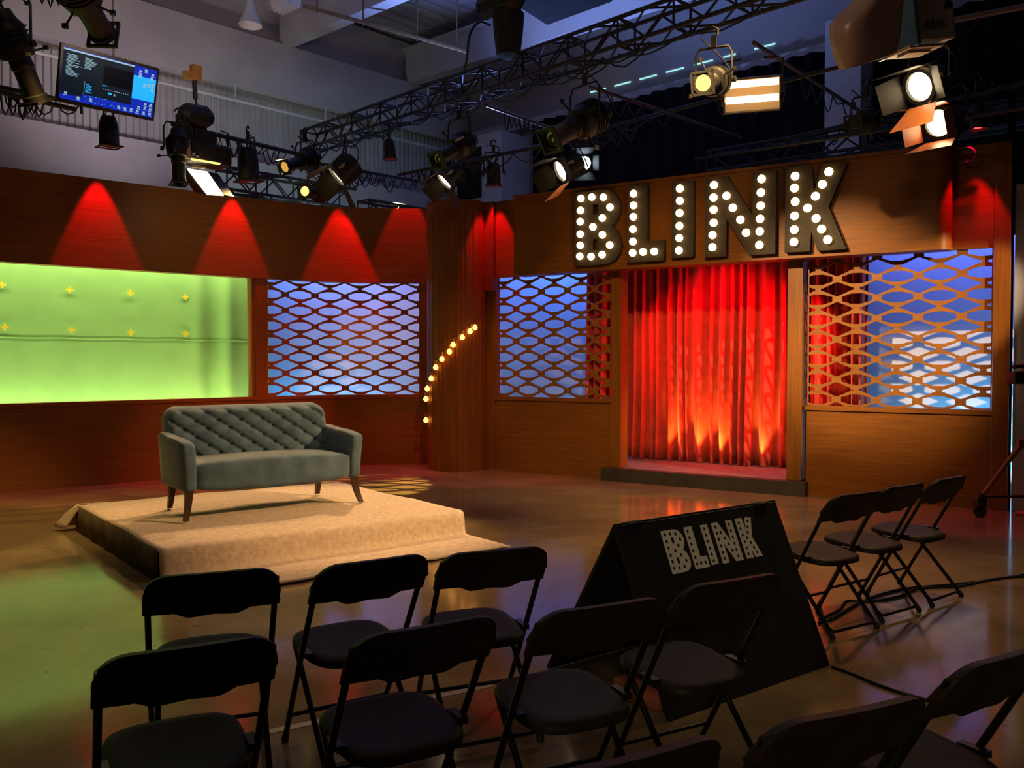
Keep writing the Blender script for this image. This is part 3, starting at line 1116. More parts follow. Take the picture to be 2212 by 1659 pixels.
def make_chair(label):
    t = thing('folding_chair', label, 'chair', (0, 0, 0), 0, CG)
    # seat
    m = MB()
    rings = []
    N = 40
    for sc_, z in ((0.02, -0.006), (0.45, -0.005), (0.80, 0.0), (0.93, 0.001), (1.0, -0.006), (1.025, -0.016), (1.02, -0.032), (0.97, -0.032), (0.90, -0.014), (0.02, -0.016)):
        r = []
        for k in range(N):
            a = 2 * PI * k / N
            ca, sa = math.cos(a), math.sin(a)
            ex = 2 / 3.6
            x = math.copysign(abs(ca) ** ex, ca) * (0.193 + 0.010 * sa)
            y = math.copysign(abs(sa) ** ex, sa) * 0.195
            r.append(V((x * sc_, 0.265 + y * sc_, 0.432 + z + 0.03 * (y * sc_) / 0.195 * 0.5)))
        rings.append(r)
    m.ringset(rings)
    m.build('seat', 'chair_plastic', t, smooth=50)
    # backrest: shell rolled over the tube at the top, scalloped lower edge
    m = MB()
    nx, nz = 32, 9
    fv, bv = [], []
    for i in range(nx + 1):
        a = -1 + 2 * i / nx
        x = 0.236 * a
        top = 0.805
        if abs(x) > 0.146:
            dx = (abs(x) - 0.146) / 0.09
            top = 0.805 - 0.085 * (1 - math.sqrt(max(0, 1 - dx * dx)))
        lo = 0.648
        if abs(x) < 0.145:
            lo = 0.648 - 0.020 * min(1, (0.145 - abs(x)) / 0.055) + 0.006 * math.cos(x / 0.145 * PI) ** 2
        bowl = -0.016 * (1 - a * a)
        f_, b_ = [], []
        for j in range(nz + 1):
            z = lo + (top - lo) * j / nz
            y = tubey(z) + bowl
            th = 0.006 + (0.012 if j >= nz - 2 else 0.0) * (1 - (j - nz + 2) * 0.3)
            f_.append(m.bm.verts.new((x, y + th, z)))
            b_.append(m.bm.verts.new((x, y - th - 0.004, z)))
        fv.append(f_); bv.append(b_)
    for i in range(nx):
        for j in range(nz):
            m.face((fv[i][j], fv[i + 1][j], fv[i + 1][j + 1], fv[i][j + 1]))
            m.face((bv[i + 1][j], bv[i][j], bv[i][j + 1], bv[i + 1][j + 1]))
        m.face((fv[i][nz], fv[i + 1][nz], bv[i + 1][nz], bv[i][nz]))
        m.face((fv[i + 1][0], fv[i][0], bv[i][0], bv[i + 1][0]))
    for j in range(nz):
        m.face((fv[0][j + 1], fv[0][j], bv[0][j], bv[0][j + 1]))
        m.face((fv[nx][j], fv[nx][j + 1], bv[nx][j + 1], bv[nx][j]))
    m.build('backrest', 'chair_plastic', t, smooth=60)
    for sx in (-1, 1):
        m = MB()
        m.tube([(sx * 0.219, tubey(0.76), 0.76), (sx * 0.217, tubey(0.43), 0.43), (sx * 0.212, tubey(0.16), 0.16), (sx * 0.208, tubey(0.015), 0.015)], 0.0115, 10)
        l = m.build('leg', 'chair_metal', t)
        m = MB(); m.lathe([(-0.035, 0.0135), (0.0, 0.0155), (0.008, 0.012)], Matrix.Translation((sx * 0.208, tubey(0.008), 0.008)) @ frame((0, 0.48, -0.87)), 10)
        m.build('foot_cap', 'rubber', l)
        m = MB()
        m.tube([(sx * 0.186, 0.372, 0.418), (sx * 0.188, 0.26, 0.30), (sx * 0.192, 0.03, 0.045), (sx * 0.194, 0.005, 0.012)], 0.0115, 10)
        l = m.build('leg', 'chair_metal', t)
        m = MB(); m.lathe([(-0.04, 0.0135), (0.0, 0.0165), (0.008, 0.012)], Matrix.Translation((sx * 0.194, 0.004, 0.008)) @ frame((0, -0.6, -0.8)), 10)
        m.build('foot_cap', 'rubber', l)
        m = MB(); m.box((sx * 0.2, 0.21, 0.424), (0.03, 0.09, 0.02))
        m.build('seat_bracket', 'chair_metal', t)
    m = MB(); m.tube([(-0.210, tubey(0.13), 0.13), (0.210, tubey(0.13), 0.13)], 0.009, 8)
    m.build('stretcher', 'chair_metal', t)
    m = MB(); m.tube([(-0.191, 0.05, 0.068), (-0.182, 0.022, 0.040), (-0.165, 0.018, 0.036), (0.165, 0.018, 0.036), (0.182, 0.022, 0.040), (0.191, 0.05, 0.068)], 0.009, 8)
    m.build('rear_bar', 'chair_metal', t)
    return t


def spot_for(pl, pr):
    """place and turn of a chair from the two lower corners of its backrest"""
    a, b = V((*pl, 0)), V((*pr, 0))
    rz = math.atan2(b.y - a.y, b.x - a.x)
    mid = (a + b) / 2
    fwd = V((-math.sin(rz), math.cos(rz), 0))
    return mid - fwd * 0.08, rz


def rear_at(x, y, deg):
    return V((x, y, 0)), math.radians(deg)


CH = [
    (spot_for((-1.304, 3.118), (-0.869, 3.288)), 'black folding chair in front of the carpet corner, its seat hidden by the corner chair'),
    (spot_for((-0.739, 3.277), (-0.374, 3.514)), 'black folding chair at the carpet front, back overlapped by its neighbour nearer the board'),
    (spot_for((-0.303, 3.485), (0.119, 3.663)), 'black folding chair at the carpet front whose gap frames the bulb reflections'),
    (spot_for((-1.096, 2.277), (-0.672, 2.505)), 'black folding chair in the lower left corner, largest back in view'),
    (spot_for((-0.473, 2.455), (-0.080, 2.693)), 'black folding chair over the floor tape, between corner chair and board row'),
    (spot_for((0.057, 2.693), (0.442, 2.883)), 'black folding chair just left of the sandwich board lettering with a worn seat'),
    (spot_for((0.524, 2.994), (0.925, 3.212)), 'black folding chair standing directly against the front of the sandwich board'),
    (rear_at(1.951, 5.0, 32), 'black folding chair just behind the sandwich board, nearest of the three by the cable'),
    (rear_at(2.354, 5.325, 34.6), 'black folding chair in the middle of the three standing over the cable'),
    (rear_at(2.80, 5.67, 38.5), 'black folding chair closest to the camera stand, farthest of the three by the cable'),
    (spot_for((0.50, 1.885), (0.905, 2.062)), 'black folding chair at the bottom edge, large back below the sandwich board corner'),
    (spot_for((1.033, 2.211), (1.435, 2.453)), 'black folding chair cut off by the lower right frame corner'),
    (spot_for((-0.01, 1.64), (0.395, 1.855)), 'black folding chair at the bottom edge showing only its backrest corner'),
]
c0 = make_chair(CH[0][1])
for k, ((p, rz), lab) in enumerate(CH):
    if k == 0:
        c0.location, c0.rotation_euler = p, (0, 0, rz)
    else:
        dup(c0, p, rz, lab, CG)

# ------------------------------------------------------------------ sandwich board
A0, B0 = V((0.677, 3.772, 0)), V((1.6189, 4.4852, 0))
adx = (B0 - A0).normalized(); aback = V((-adx.y, adx.x, 0))
arz = math.atan2(adx.y, adx.x)
AL = (B0 - A0).length
sb = thing('sandwich_board', 'black folding sandwich board printed with dotted pale lettering', 'sandwich board', A0, arz)
fup = V((0, 0.34, 0.795)); FL_ = fup.length; fu = fup.normalized(); fn = V((1, 0, 0)).cross(fu)
m = MB(); M = basis(V((0, 0, 0.0)), V((1, 0, 0)), fu, fn); m.box((AL / 2, FL_ / 2 + 0.004, -0.009), (AL, FL_ + 0.006, 0.018), M)
m.build('front_panel', 'board', sb, smooth=0)
bb = V((0, 0.83, 0)); bu = (V((0, 0.345, 0.795)) - bb); BLn = bu.length; bu = bu.normalized(); bn = V((1, 0, 0)).cross(bu)
m = MB(); M = basis(bb, V((1, 0, 0)), bu, bn); m.box((AL / 2, BLn / 2 + 0.004, 0.0), (AL, BLn - 0.006, 0.018), M)
m.build('back_panel', 'board', sb, smooth=0)
for x in (0.12, AL - 0.12):
    m = MB(); m.box((x, 0.352, 0.792), (0.09, 0.05, 0.012)); m.build('hinge', 'black_metal', sb, smooth=0)
m = MB(); m.tube([(0.03, 0.17, 0.36), (0.03, 0.36, 0.33), (0.03, 0.60, 0.37)], 0.004, 6); m.build('spreader_cord', 'cable', sb)
MAP = {'B': (1.468, 2.115, .270, .413), 'L': (2.209, 2.692, .430, .533), 'I': (2.792, 3.068, .548, .600), 'N': (3.212, 4.042, .630, .788), 'K': (4.148, 4.817, .813, .942)}
for ch in 'BLINK':
    a, b, c, d = MAP[ch]
    fx = lambda s: c + (s - a) / (b - a) * (d - c)
    fz = lambda z: 0.600 + (z - 2.76) / 0.945 * 0.207
    loops = [[(fx(s), fz(z)) for s, z in lp] for lp in SHAPES[ch]]
    o = flat_mesh('lettering', loops, 0.0012, basis(fn * 0.0004, V((1, 0, 0)), fu, fn), ['letter_white'])
    o.parent = sb
    m = MB()
    for s, z in BULBS[ch]:
        c_ = V((fx(s), fz(z), 0.0017))
        vs = [m.bm.verts.new(M2 @ (c_ + V((0.0076 * math.cos(q), 0.0088 * math.sin(q), 0)))) for M2 in [basis(V((0, 0, 0)), V((1, 0, 0)), fu, fn)] for q in [2 * PI * k / 14 for k in range(14)]]
        m.face(vs)
    m.build('dot_print', 'print', o, smooth=0)
p = A0 + aback * 0.10 + adx * 0.03
m = MB(); m.box((0.05, 0.13, 0.046), (0.09, 0.26, 0.085), bevel=0.004)
o = tag(m.build('timber_block', 'orange_block'), 'short reddish timber block tucked under the sandwich board', 'block')
o.location = p; o.rotation_euler = (0, 0, arz + 0.1)

# ------------------------------------------------------------------ floor cables and tape


def floor_cable(name, label, px, r=0.008):
    pts = catmull([onz(u, v, r) for u, v in px], 6)
    m = MB(); m.tube([(p.x, p.y, r * 1.02) for p in pts], r, 6)
    return tag(m.build(name, 'cable', smooth=60), label, 'cable')


floor_cable('floor_cable', 'black cable snaking under the three chairs to the camera stand side', [(1768, 1345), (1800, 1335), (1850, 1305), (1905, 1283), (1965, 1270), (2060, 1262), (2140, 1253), (2230, 1238)])
floor_cable('floor_cable', 'second black cable looping beneath the middle of the three chairs', [(1770, 1338), (1812, 1317), (1830, 1298), (1880, 1299), (1945, 1287), (1985, 1271), (2075, 1266), (2150, 1250), (2230, 1244)])
floor_cable('floor_cable', 'pale edged cable running from the sandwich board foot toward the corner chair', [(1797, 1440), (1840, 1455), (1900, 1480), (1960, 1500), (2020, 1516), (2080, 1522)])
m = MB()
a, b = onz(520, 1594), onz(1062, 1480)
d = (b - a).normalized(); n_ = V((-d.y, d.x, 0))
m.box(((a + b).x / 2, (a + b).y / 2, 0.0012), (0, 0, 0)) if False else None
M = Matrix.Translation((a + b) / 2 + V((0, 0, 0.0012))) @ frame(d)
m.box((0, 0, 0), ((b - a).length, 0.045, 0.0016), M)
tag(m.build('floor_tape', 'tape_floor', smooth=0), 'strip of pale tape stuck on the floor beneath the chairs', 'tape')
p = onz(2196, 1108)
m = MB(); m.box((0, 0, 0.012), (0.34, 0.16, 0.022), bevel=0.004)
o = tag(m.build('cable_ramp', 'orange_block'), 'flat board tinted by red light lying on the floor by the camera stand', 'board')  # red light on this board is put into its paint colour
o.location = p + V((0.1, -0.16, 0)); o.rotation_euler = (0, 0, -0.57)

# ------------------------------------------------------------------ camera on its rolling stand
ct = thing('camera_stand', 'rolling tripod stand with one grey leg and caster by the end post', 'tripod', (5.30, 8.60, 0))
head = V((5.30, 8.60, 1.22))
feet = [V((4.63, 8.76, 0)), V((5.78, 8.30, 0)), V((5.60, 7.95, 0))]
for f in feet:
    top = f + V((0, 0, 0.22)) + (V((5.3, 8.6, 0)) - f) * 0.03
    m = MB()
    m.tube([top, top.lerp(head, 0.55)], 0.024, 10)
    m.tube([top.lerp(head, 0.40), head], 0.030, 10)
    m.box(top.lerp(head, 0.52), (0.09, 0.06, 0.09))
    leg = m.build('leg', 'steel', ct, True)
    m = MB()
    m.lathe([(-0.025, 0.03), (-0.025, 0.058), (0.025, 0.058), (0.025, 0.03)], Matrix.Translation(f + V((0, 0, 0.058))) @ frame((0.4, 1, 0)), 16)
    m.build('caster', 'rubber', leg, True)
    m = MB()
    m.box(f + V((0, 0, 0.15)), (0.10, 0.10, 0.09), bevel=0.01)
    m.lathe([(0.0, 0.05), (0.05, 0.035)], Matrix.Translation(f + V((0, 0, 0.19))) @ frame((0, 0, 1)), 12)
    m.build('caster_mount', 'chain', leg, True)
hub = V((5.30, 8.60, 0.24))
for f in feet:
    m = MB(); m.tube([f + V((0, 0, 0.20)), hub], 0.014, 8); m.build('spreader', 'black_metal', ct, True)
m = MB(); m.lathe([(0, 0.06), (0.07, 0.07), (0.10, 0.05)], Matrix.Translation(head) @ frame((0, 0, 1)), 14); m.build('head', 'black_metal', ct, True)
q = V((5.12, 8.58, 1.405))
vc = thing('studio_camera', 'black studio camera on the rolling stand, only its front peeking in', 'camera', q)
m = MB(); M = Matrix.Translation(q) @ frame((-1, -0.12, -0.05))
m.box((0, 0, 0), (0.34, 0.12, 0.16), M, 0.01); m.build('body', 'black_metal', vc, True)
m = MB(); m.box((0.25, 0, -0.005), (0.16, 0.13, 0.12), M, 0.008); m.build('lens_hood', 'black_metal', vc, True)
m = MB(); m.tube([M @ V((0.30, 0, 0.10)), M @ V((0.12, 0, 0.105)), M @ V((-0.1, 0, 0.14)), M @ V((-0.14, 0, 0.08))], 0.02, 10); m.build('handle', 'rubber', vc, True)

# ------------------------------------------------------------------ lighting grid


def truss(name, label, a, b, size, bay, cat='truss', rad=0.025, cables=0):
    a, b = V(a), V(b)
    t = thing(name, label, cat, a)
    d = (b - a).normalized()
    L = (b - a).length
    M = frame(d)
    M.translation = a
    h = size / 2
    cs = [(-h, -h), (h, -h), (h, h), (-h, h)]
    for y, z in cs:
        m = MB(); m.tube([M @ V((0, y, z)), M @ V((L, y, z))], rad, 8); m.build('chord', 'truss', t, True)
    m = MB()
    n = int(L / bay)
    st = L / n
    for k in range(n + 1):
        x = k * st
        for (y0, z0), (y1, z1) in zip(cs, cs[1:] + cs[:1]):
            if k % 2 == 0:
                m.tube([M @ V((x, y0, z0)), M @ V((x, y1, z1))], rad * 0.55, 6)
            if k < n:
                if k % 2 == 0:
                    m.tube([M @ V((x, y0, z0)), M @ V((x + st, y1, z1))], rad * 0.55, 6)
                else:
                    m.tube([M @ V((x, y1, z1)), M @ V((x + st, y0, z0))], rad * 0.55, 6)
    m.build('web_bracing', 'truss', t, True)
    rs = random.Random(int(L * 100))
    for c in range(cables):
        m = MB()
        y = rs.uniform(-h, h)
        x0 = rs.uniform(0, L * 0.6); x1 = min(L, x0 + rs.uniform(1.5, 4))
        pts = [M @ V((x0, y, -h))]
        k = 4
        for i in range(k):
            xa = x0 + (x1 - x0) * i / k; xb = x0 + (x1 - x0) * (i + 1) / k
            sag = rs.uniform(0.05, 0.20)
            for f in (0.25, 0.5, 0.75):
                pts.append(M @ V((xa + (xb - xa) * f, y, -h - sag * (1 - (2 * f - 1) ** 2))))
            pts.append(M @ V((xb, y + rs.uniform(-.05, .05), -h - 0.02)))
        m.tube(pts, 0.010, 6)
        m.build('cable', 'cable', t, True)
    return t


def pipe(label, a, b, r=0.024, m_='black_metal', cables=0, seed=1):
    a, b = V(a), V(b)
    m = MB(); m.tube([a, b], r, 10)
    o = tag(m.build('rig_pipe', m_), label, 'pipe', 'lighting grid pipes')
    rs = random.Random(seed)
    for c in range(cables):
        f0 = rs.uniform(0.0, 0.5); f1 = min(1, f0 + rs.uniform(0.2, 0.5))
        n = rs.choice((3, 4, 5))
        pts = [a.lerp(b, f0) + V((0, 0, -r))]
        for i in range(n):
            sag = rs.uniform(0.06, 0.26)
            for q in (0.25, 0.5, 0.75):
                pts.append(a.lerp(b, f0 + (f1 - f0) * (i + q) / n) + V((0, 0, -r - sag * (1 - (2 * q - 1) ** 2))))
            pts.append(a.lerp(b, f0 + (f1 - f0) * (i + 1) / n) + V((0, 0, -r)))
        m = MB(); m.tube(pts, 0.009, 6)
        c_ = m.build('cable', 'cable', o, True)
    return o


E1 = V((1, 1.1, 0)).normalized()      # building axes
E2 = V((1, -1.05, 0)).normalized()

tr = truss('box_truss', 'long black box truss rising across the middle of the ceiling', (-3.35, 14.75, 5.15), (4.6, 6.45, 5.15), 0.30, 0.36, cables=7)
truss('box_truss', 'lit box truss low behind the curved wall top, beside the bright open lamp', (-4.6, 14.15, 4.42), (-2.9, 16.0, 4.42), 0.34, 0.34, cables=0)
truss('box_truss', 'dark blue box truss peeking over the curved wall toward the fluted column', (-2.55, 15.3, 4.14), (-0.55, 17.5, 4.14), 0.30, 0.36, cables=1)
truss('box_truss', 'dark box truss showing above the far end of the marquee fascia', (2.9, 13.0, 4.42), (7.6, 9.0, 4.42), 0.28, 0.36, cables=0)

pipe('black pipe under the hanging monitor carrying the can lamp', at(-30, 182, 9.0), at(271, 245, 9.9), cables=3, seed=4)
pipe('short black pipe ending just below the monitor pipe', at(-30, 192, 8.6), at(164, 237, 9.3), cables=2, seed=9)
pipe('black pipe above the big open lamp, hung from the chain hoist', at(372, 268, 10.9), at(640, 332, 12.6), 0.03, cables=3, seed=6)
pipe('copper lit pipe descending from the long truss toward the air handler', at(1050, 227, 12.0), at(1215, 286, 13.5), 0.024, 'steel', cables=3, seed=2)
pipe('copper lit pipe descending from the long truss above the marquee sign', at(1275, 187, 11.3), at(1600, 298, 13.6), 0.024, 'steel', cables=1, seed=3)
pipe('bright edged pipe behind the glowing twin tube lamp', at(1628, 92, 9.7), at(1900, 268, 12.6), 0.024, 'steel', cables=1, seed=5)
pipe('dark pipe crossing low over the letters B and L', at(1150, 318, 12.9), at(1535, 217, 10.4), cables=5, seed=12)
pipe('dark pipe at the twin tube lamp, running on to the pale column', at(1535, 216, 9.4), at(1840, 138, 8.4), 0.02, 'black_metal', cables=2, seed=14)
pipe('black pipe holding the lamps over the curved wall middle', at(640, 345, 12.4), at(905, 392, 14.0), cables=9, seed=21)
pipe('black pipe from the curved wall corner up to the slanted spotlight', at(860, 378, 13.0), at(1190, 312, 11.0), cables=7, seed=23)
pipe('dark pipe high above the barn door lamps beside the diffusion sheet', at(1700, 300, 10.4), at(2260, 168, 8.6), 0.022, 'black_metal', cables=2, seed=31)
pipe('red tinted pipe running over the rounded fascia end', at(1500, 345, 10.9), at(2230, 232, 8.3), 0.016, 'truss', cables=0, seed=33)
pipe('dark pipe across the very top right above the diffusion sheet', at(1900, 75, 9.6), at(2260, 5, 8.6), 0.03, 'steel', cables=1, seed=35)
pipe('upper left pipe holding the two slanted spotlights', at(-60, -75, 6.6), at(330, -20, 7.2), 0.024, 'black_metal', cables=1, seed=37)


def yoke(t, P, aim, hw, h, tilt=0.0):
    """U shaped bracket, hook clamp and power lead above the lamp"""
    ax = V((aim.y, -aim.x, 0))
    if ax.length < 1e-3:
        ax = V((1, 0, 0))
    ax.normalize()
    up = V((0, 0, 1))
    m = MB()
    k = h * 0.78
    pts = [P + ax * hw, P + ax * hw + up * (k * 0.8), P + ax * hw * 0.8 + up * k, P - ax * hw * 0.8 + up * k, P - ax * hw + up * (k * 0.8), P - ax * hw]
    m.tube(pts, 0.011, 6)
    for s in (-1, 1):
        m.lathe([(0, 0.022), (0.035, 0.026)], Matrix.Translation(P + ax * hw * s) @ frame(ax * s), 10)
    m.build('yoke', 'black_metal', t, True)
    m = MB()
    M = Matrix.Translation(P + up * (k + 0.05)) @ frame(ax)
    m.box((0, 0, 0), (0.045, 0.03, 0.10), M)
    m.tube([P + up * (k + 0.10) + ax * -0.03, P + up * (k + 0.15) + ax * -0.035, P + up * (k + 0.17), P + up * (k + 0.13) + ax * 0.04], 0.012, 6)
    m.build('hook_clamp', 'black_metal', t, True)
    m = MB()
    d = aim.normalized()
    b = P - d * 0.22
    rs = random.Random(int(abs(P.x * 971 + P.y * 37)))
    m.tube(catmull([b, b + V((rs.uniform(-.08, .08), rs.uniform(-.08, .08), -0.10)), b + ax * rs.uniform(-.2, .2) + V((0, 0, 0.10)), P + up * (h + 0.02) + ax * rs.uniform(-.15, .15)], 5), 0.007, 5)
    m.build('power_lead', 'cable', t, True)


def ellipsoidal(label, P, target, lens=None, sc_=1.0, tape=False, h=0.42, roll=0):
    P = V(P); aim = (V(target) - P).normalized()
    t = thing('ellipsoidal_spotlight', label, 'spotlight', P, 0, 'theatre lamps hung from the grid')
    M = Matrix.Translation(P) @ frame(aim) @ Matrix.Scale(sc_, 4)
    m = MB()
    m.lathe([(-0.33, 0.03), (-0.32, 0.075), (-0.25, 0.095), (-0.20, 0.125), (-0.05, 0.135), (0.02, 0.12), (0.03, 0.085)], M, 20)
    for k in range(4):
        m.lathe([(-0.19 + k * 0.035, 0.142), (-0.18 + k * 0.035, 0.142)], M, 20)
    m.build('lamp_housing', 'black_metal', t, True)
    m = MB()
    m.lathe([(0.03, 0.082), (0.10, 0.086), (0.11, 0.078), (0.30, 0.078), (0.31, 0.092), (0.345, 0.092), (0.345, 0.07), (0.30, 0.068)], M, 20, cap=False)
    m.build('barrel', 'black_metal', t, True)
    m = MB()
    for y, z, a, b in ((0, 0.092, 0.2, 0.02), (0, -0.092, 0.2, 0.02), (0.092, 0, 0.02, 0.2), (-0.092, 0, 0.02, 0.2)):
        m.box((0.355, y, z), (0.02, a, b), M)
    m.build('gel_frame', 'black_metal', t, True, 0)
    m = MB(); m.lathe([(0.325, 0.001), (0.332, 0.04), (0.325, 0.069)], M, 20, cap=False)
    m.build('lens', lens or 'lens_dark', t, True)
    for a in (0.4, 2.0, 3.6, 5.1):
        m = MB()
        q = V((0.0, math.cos(a), math.sin(a)))
        m.tube([M @ (q * 0.12), M @ (q * 0.21 + V((0.0, 0, 0)))], 0.008 * sc_, 6)
        m.box(M @ (q * 0.225), (0.03 * sc_,) * 3)
        m.build('shutter_handle', 'black_metal', t, True)
    if tape:
        m = MB(); m.box((0.0, 0.10, 0.10), (0.12, 0.05, 0.012), M @ Matrix.Rotation(0.0, 4, 'X')); m.build('tape_label', 'gel_tape', t, True, 0)
    yoke(t, P - aim * 0.06 * sc_, aim, 0.165 * sc_, h)
    return t


def fresnel(label, P, target, lens='lens_hot', sc_=1.0, door=('doors',) * 4, ang=(0.7, 0.7, 0.7, 0.7), h=0.42, cat='spotlight', tag_='gel_tape'):
    """ang: how far each leaf (top, bottom, left, right) is opened from straight ahead"""
    P = V(P); aim = (V(target) - P).normalized()
    t = thing('fresnel_spotlight', label, cat, P, 0, 'theatre lamps hung from the grid')
    M = Matrix.Translation(P) @ frame(aim) @ Matrix.Scale(sc_, 4)
    m = MB()
    m.lathe([(-0.20, 0.06), (-0.19, 0.105), (-0.12, 0.125), (0.02, 0.13), (0.025, 0.145), (0.08, 0.145), (0.08, 0.115), (0.03, 0.11)], M, 24)
    m.box((-0.08, 0, -0.12), (0.20, 0.17, 0.06), M)
    for k in range(5):
        m.box((-0.15 + 0.035 * k, 0, 0.13), (0.012, 0.14, 0.03), M)
    m.build('lamp_housing', 'black_metal', t, True)
    m = MB(); m.lathe([(0.062, 0.001), (0.060, 0.06), (0.05, 0.112)], M, 24, cap=False); m.build('lens', lens, t, True)
    m = MB()
    for y, z, a, b in ((0, 0.145, 0.30, 0.012), (0, -0.145, 0.30, 0.012), (0.145, 0, 0.012, 0.30), (-0.145, 0, 0.012, 0.30)):
        m.box((0.088, y, z), (0.012, a, b), M)
    m.build('door_frame', 'doors', t, True, 0)
    for k, (ax, sg) in enumerate((('z', 1), ('z', -1), ('y', 1), ('y', -1))):
        m = MB()
        a = ang[k]
        l = 0.23
        w0, w1 = 0.13, 0.20 if ax == 'z' else 0.12
        vs = []
        for u_, w in ((0, w0), (1, w1)):
            o = 0.145 + math.sin(a) * l * u_
            x = 0.095 + math.cos(a) * l * u_
            for s in (-1, 1):
                vs.append((V((x, s * w, sg * o)) if ax == 'z' else V((x, sg * o, s * w))))
        top = [m.bm.verts.new(M @ v) for v in (vs[0], vs[1], vs[3], vs[2])]
        m.face(top)
        r = bmesh.ops.extrude_face_region(m.bm, geom=m.bm.faces[:])
        off = (V((0, 0, sg)) if ax == 'z' else V((0, sg, 0)))
        n3 = (M.to_3x3() @ off) * 0.004
        for e in r['geom']:
            if isinstance(e, bmesh.types.BMVert):
                e.co += n3
        m.build('barn_door', door[k], t, True, 0)
    if tag_:
        m = MB(); m.box((-0.02, 0.12, 0.02), (0.09, 0.012, 0.06), M); m.build('tape_label', tag_, t, True, 0)
    yoke(t, P - aim * 0.04 * sc_, aim, 0.185 * sc_, h)
    return t


def par(label, P, target, lens='lens_red', sc_=1.0, h=0.38):
    P = V(P); aim = (V(target) - P).normalized()
    t = thing('par_can_lamp', label, 'spotlight', P, 0, 'theatre lamps hung from the grid')
    M = Matrix.Translation(P) @ frame(aim) @ Matrix.Scale(sc_, 4)
    m = MB(); m.lathe([(-0.17, 0.035), (-0.165, 0.07), (-0.12, 0.085), (-0.06, 0.098), (0.14, 0.100), (0.14, 0.090), (0.09, 0.088)], M, 20)
    m.build('can', 'black_metal', t, True)
    m = MB(); m.lathe([(0.115, 0.001), (0.112, 0.05), (0.105, 0.088)], M, 20, cap=False); m.build('lens', lens, t, True)
    m = MB()
    for y, z, a, b in ((0, 0.10, 0.22, 0.02), (0, -0.10, 0.22, 0.02), (0.10, 0, 0.02, 0.22), (-0.10, 0, 0.02, 0.22)):
        m.box((0.15, y, z), (0.012, a, b), M)
    m.build('gel_frame', 'black_metal', t, True, 0)
    yoke(t, P - aim * 0.03, aim, 0.135 * sc_, h)
    return t


SOFA = V((-2.3, 8.0, 0.6))
# upper left pair, close to the camera
ellipsoidal('large black spotlight at the top edge pointing down past the monitor', at(178, -2, 6.3), at(250, 120, 6.9), None, 1.08, h=0.55)
ellipsoidal('large black spotlight on the far left above the short pipe', at(38, 118, 7.2), at(110, 290, 7.5), None, 1.05, tape=True, h=0.5)
ellipsoidal('black spotlight half cut by the upper left frame corner', at(15, -38, 7.6), at(-60, 40, 7.2), None, 0.9, h=0.4)
# hanging monitor
mq = at(238, 181, 9.35)
mw = V((math.cos(math.radians(50)), math.sin(math.radians(50)), 0))
mn0 = V((mw.y, -mw.x, 0))
tl = math.radians(14)
mh = V((0, 0, 1)) * math.cos(tl) + mn0 * math.sin(tl)
mn = mw.cross(mh)
mon = thing('hanging_monitor', 'flat screen monitor with a blue desktop hung tilted from the pipe', 'monitor', mq)
MM = basis(mq, mw, mh, mn)
SW, SHh = 0.98, 0.50
m = MB(); m.box((0, 0, -0.03), (SW + 0.05, SHh + 0.06, 0.05), MM, 0.006); m.build('casing', 'black_metal', mon, True)
MT['scr_dark'] = emit('screen_window_grey', (0.03, 0.055, 0.10), 0.16)
MT['scr_black'] = emit('screen_black', (0.004, 0.005, 0.012), 0.4)
MT['scr_blue'] = emit('screen_deep_blue', (0.01, 0.03, 0.55), 0.75)
MT['scr_sky'] = emit('screen_sky_blue', (0.02, 0.45, 1.0), 1.0)
MT['scr_white'] = emit('screen_white', (0.5, 0.8, 1.0), 0.55)
m = MB()


def sq(x0, x1, y0, y1, lay, mi):
    """rectangle on the screen, 0..1 from the lower left"""
    m.mi = mi
    vs = [m.bm.verts.new(MM @ V(((x - .5) * SW, (y - .5) * SHh, -0.004 + lay * 0.0008))) for x, y in ((x0, y0), (x1, y0), (x1, y1), (x0, y1))]
    m.face(vs)


rs = random.Random(11)
sq(0, 1, 0, 1, 0, 2)
sq(0.74, 1, 0.32, 0.80, 1, 3)
sq(0.76, 0.98, 0.40, 0.66, 2, 3)
sq(0, 0.745, 0.17, 0.955, 3, 0)
sq(0.0, 0.22, 0.10, 0.2, 3, 0)
sq(0, 0.745, 0.955, 0.985, 4, 4)
sq(0.425, 0.735, 0.46, 0.83, 4, 1)
for k in range(17):
    y = 0.88 - k * 0.025
    x = 0.03 + rs.uniform(0, 0.02)
    sq(x, x + rs.uniform(0.05, 0.15), y, y + 0.010, 5, 4)
for k in range(9):
    y = 0.88 - k * 0.025
    sq(0.22, 0.22 + rs.uniform(0.05, 0.12), y, y + 0.010, 5, 4)
sq(0.235, 0.238, 0.17, 0.43, 5, 4)
for k in range(6):
    sq(0.25, 0.25 + rs.uniform(0.03, 0.07), 0.37 - k * 0.03, 0.385 - k * 0.03, 5, 3)
for k in range(12):
    sq(0.43 + k * 0.024, 0.442 + k * 0.024, 0.36, 0.372, 5, 4)
sq(0.42, 0.47, 0.43, 0.445, 5, 3); sq(0.49, 0.53, 0.28, 0.32, 5, 3); sq(0.55, 0.565, 0.27, 0.31, 5, 4)
